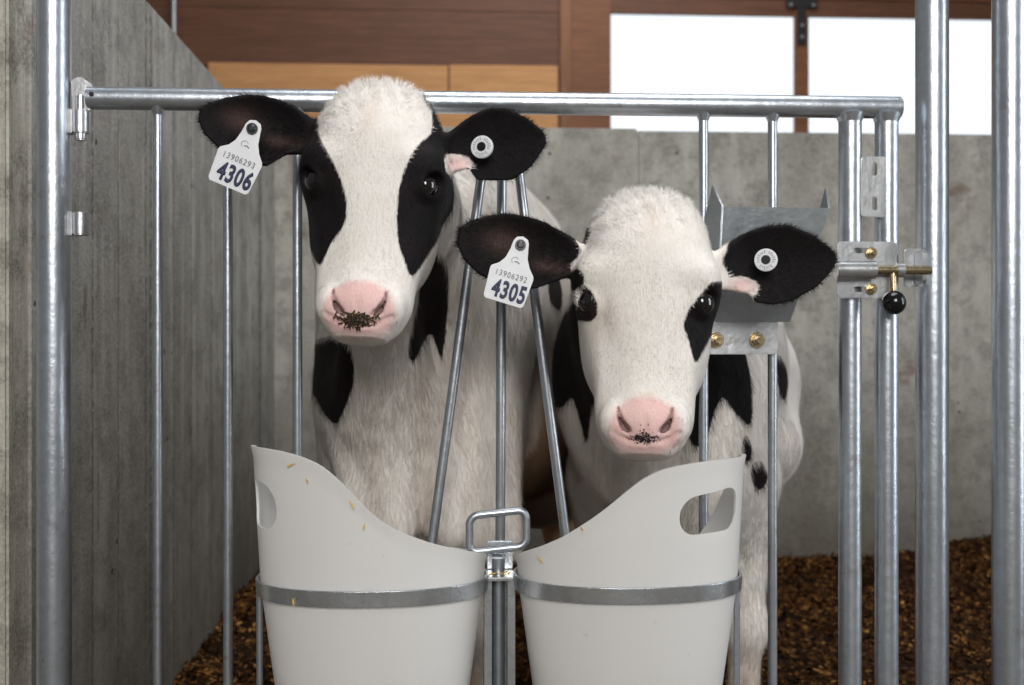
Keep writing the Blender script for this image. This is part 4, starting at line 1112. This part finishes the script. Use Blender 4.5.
# ------------------------------------------------------------------ ear tags
def text_mesh(body, size, off=0.0, ext=.0003, shear=0.0, sp=1.0, wx=1.0):
    cu = bpy.data.curves.new('t', 'FONT'); cu.body = body; cu.size = size; cu.extrude = ext; cu.align_x = 'CENTER'; cu.align_y = 'CENTER'; cu.bevel_depth = off; cu.bevel_resolution = 0; cu.shear = shear; cu.space_character = sp
    o = bpy.data.objects.new('t', cu); COL.objects.link(o); dg = bpy.context.evaluated_depsgraph_get(); dg.update()
    me = bpy.data.meshes.new_from_object(o.evaluated_get(dg)); bpy.data.objects.remove(o); me.transform(Matrix.Diagonal((wx, 1, 1, 1))); return me
def flag_tag(px, py, Y, rot, num, small, label, s=1.0):
    """visual ear tag hanging from its stud at (px, py)"""
    c = P(px, py, Y); t = empty('ear_tag', tuple(c)); a = math.radians(rot)
    ux = np.array([math.cos(a), -.06, math.sin(a)]); uz = np.array([-math.sin(a), 0, math.cos(a)]); ux /= np.linalg.norm(ux)
    o = [(.0098, .004), (.0072, .0088), (0, .0112), (-.0072, .0088), (-.0100, .003), (-.0108, -.008), (-.0135, -.020), (-.0190, -.0285), (-.0275, -.0345), (-.0285, -.038),
         (-.0262, -.073), (-.0235, -.0765), (.0235, -.0765), (.0262, -.073), (.0285, -.038), (.0270, -.0335), (.0195, -.0250), (.0140, -.0150), (.0112, -.003)]
    o = [(x * s, z * s) for x, z in o][::-1]
    nn = np.cross(ux, uz)
    MB().prism(o, c + nn * 0, ux, uz, .0014).build('tag_panel', M['tag_white'], t, .0004)
    f = -np.sign(nn[1]) * nn      # towards the aisle
    f = nn if nn[1] < 0 else -nn
    st = MB(); st.tube([c - f * .004, c + f * .0045], .0068 * s, 22); st.tube([c + f * .004, c + f * .0062], [.0052 * s, .0030 * s], 18)
    st.build('stud', M['tag_black'], t, .0006)
    def put(me, name, dx, dz, mat):
        X = Vector(ux); Z = Vector(f); Yv = Z.cross(X); R_ = Matrix((X, Yv, Z)).transposed().to_4x4()
        R_.translation = Vector(c + ux * dx + uz * dz + f * .0011); me.transform(R_); return link(name, me, mat, t)
    put(text_mesh(num, .0305 * s, .0010 * s, shear=.0, sp=1.10, wx=.67), 'number', .0035, -.0615 * s, M['ink_navy'])
    put(text_mesh(small, .0105 * s, 0, sp=1.22, wx=.84), 'number', .000, -.0410 * s, M['ink_grey'])
    # small printed cow-head mark
    g = MB(); k = []
    for i in range(14):
        b = PI * (.15 + 1.2 * i / 13); k.append(c + ux * (-.001 + .0042 * math.cos(b)) * s + uz * (-.0205 + .0040 * math.sin(b)) * s + f * .0011)
    g.tube(k, .00028, 6); g.tube([c + ux * -.001 * s + uz * -.0225 * s + f * .0011, c + ux * .003 * s + uz * -.0215 * s + f * .0011, c + ux * .0055 * s + uz * -.0235 * s + f * .0011], .0006, 6)
    g.build('emblem', M['ink_grey'], t)
    tag(t, label, 'ear tag'); return t
flag_tag(252.5, 129, 1.425, -23, '4306', '13906293', 'white ear tag reading 4306 hanging from the taller calf ear', 1.05)
flag_tag(520.5, 245, 1.405, -17, '4305', '13906292', 'white ear tag reading 4305 hanging from the shorter calf ear', 1.0)
def button(px, py, Y, label):
    c = P(px, py, Y); t = empty('button_tag', tuple(c)); ax = np.array([-.38, -1, .05]); ax /= np.linalg.norm(ax)
    MB().tube([c - ax * .004, c + ax * .0028], .0148, 36).build('disc', M['tag_white'], t, .0012)
    MB().tube([c - ax * .003, c + ax * .0042], [.0064, .0060], 22).build('stud', M['tag_black'], t, .0008)
    u = np.cross(ax, [0, 0, 1.]); u /= np.linalg.norm(u); v = np.cross(u, ax); g = MB()
    for i in range(22):
        a = 2 * PI * i / 22
        if i % 7 == 6: continue
        d = u * math.cos(a) + v * math.sin(a); p = c + ax * .0030
        g.tube([p + d * .0086, p + d * (.0112 + .0008 * (i % 3))], .00042, 5)
    g.build('ring_print', M['ink_grey'], t)
    tag(t, label, 'ear tag')
button(482, 147, 1.45, 'round white button tag with black centre on the taller calf ear')
button(766, 260, 1.43, 'round white button tag with black centre on the shorter calf ear')

# ------------------------------------------------------------------ crumbs and straw
def muz(a, b):
    return MUZ(a, b)
def crumbs(H, R, sc, n, sx, name, label, zc):
    rs = np.random.RandomState(3); V = []; F = []
    for i in range(n):
        a = rs.normal(0, sx); b = zc + rs.normal(0, .0035) + 8 * a * a; p = H + sc * (R @ np.array([a, muz(a, b) - .0012, b])); d = rs.normal(0, 1, 3); d[1] *= .3; d /= np.linalg.norm(d); L = rs.uniform(.0015, .006)
        s = np.cross(d, [0, 1, 0]); s /= np.linalg.norm(s) + 1e-9; w_ = .0008; k = len(V)
        V += [p - d*L - s*w_, p + d*L - s*w_, p + d*L + s*w_, p - d*L + s*w_, p - np.array([0, .0012, 0])]; F += [(k, k+1, k+4), (k+1, k+2, k+4), (k+2, k+3, k+4), (k+3, k, k+4), (k, k+3, k+2, k+1)]
    o = from_np(name, V, F, M['feed_bits'], None, False); tag(o, label, 'feed crumbs', kind='stuff')
t_ = NT('feed_bits'); oi = t_.noise(t_.coord(), 400, 1); t_.set(Base_Color=t_.ramp(oi, [(.46, (.012, .008, .005)), (.60, (.07, .04, .016)), (.72, (.45, .26, .07))]), Roughness=.7); M['feed_bits'] = t_.m
crumbs(H1, R1, SC1, 130, .0100, 'feed_crumbs', 'dark feed crumbs and straw bits stuck to the taller calf muzzle', -.1835)
def bucket_point(cx, px, py):
    z = RINGZ
    for _ in range(30):
        a, b = bucket_axes(z, 0); Yc = BY - b
        for _k in range(30):
            X = P(px, py, Yc)[0]; s = max(-.99, min(.99, (X - cx) / a)); c = (1 - abs(s) ** 2.25) ** (1 / 2.25); Yc = BY - b * c
        z = P(px, py, Yc)[2]
    return P(px, py, Yc - .0042)
straws = [(bx1, 291, 465, 20, .012, 'yellow straw piece near the high rim of the bucket under the taller calf'), (bx1, 307, 481, -65, .007, 'short orange straw flake below the high rim on the bucket'),
          (bx1, 352, 505, 115, .012, 'pale straw piece beside the sloping rim of the bucket'), (bx1, 294, 601, 100, .010, 'yellow straw piece lying across the steel ring'),
          (bx2, 582, 529, -60, .006, 'small yellow straw flake by the rim under the shorter calf'), (bx2, 541, 560, 125, .013, 'long pale straw piece above the steel ring under the shorter calf'),
          (bx1, 364, 527, 80, .010, 'faint straw piece in the middle of the bucket under the taller calf')]
for cx_, px, py, an, L, lab in straws:
    p = bucket_point(cx_, px, py); 
    if py == 601: p = p + np.array([0, -.006, 0])
    a = math.radians(an); d = np.array([math.cos(a), 0, math.sin(a)]) * L / 2 * .9; s = np.array([-math.sin(a), 0, math.cos(a)]) * .0011
    b = MB(); V = [p - d - s*.5, p - s, p + d - s*.4, p + d + s*.4, p + s + np.array([0, -.0008, 0]), p - d + s*.5]; V += [v + np.array([0, .0012, 0]) for v in V]
    b.add(V, [(0, 1, 4, 5), (1, 2, 3, 4), (6, 11, 10, 7), (7, 10, 9, 8), (0, 6, 7, 1), (1, 7, 8, 2), (2, 8, 9, 3), (3, 9, 10, 4), (4, 10, 11, 5), (5, 11, 6, 0)])
    tag(b.build('straw_piece', M['straw'], None), lab, 'straw', 'straw pieces stuck on the buckets')

for k, (dx, dy, an, L) in enumerate(((-.011, -.026, 20, .011), (.004, -.024, 160, .010), (.012, -.022, 75, .008), (-.003, -.020, 110, .009), (.009, -.012, 40, .009))):
    p = np.array([cxm + dx, CY + dy, zt + .0022]); a = math.radians(an); d = np.array([math.cos(a), math.sin(a) * .5, .25]) * L / 2; s_ = np.array([-math.sin(a), math.cos(a), .3]) * .0011
    b = MB(); V = [p - d - s_ * .5, p - s_, p + d - s_ * .4, p + d + s_ * .4, p + s_, p - d + s_ * .5]; V += [v + np.array([0, 0, .0011]) for v in V]
    b.add(V, [(0, 1, 4, 5), (1, 2, 3, 4), (6, 11, 10, 7), (7, 10, 9, 8), (0, 6, 7, 1), (1, 7, 8, 2), (2, 8, 9, 3), (3, 9, 10, 4), (4, 10, 11, 5), (5, 11, 6, 0)])
    tag(b.build('straw_flake', M['straw'], None), 'tiny straw flake lying on top of the steel channel between the buckets', 'straw', 'straw flakes on the channel top')
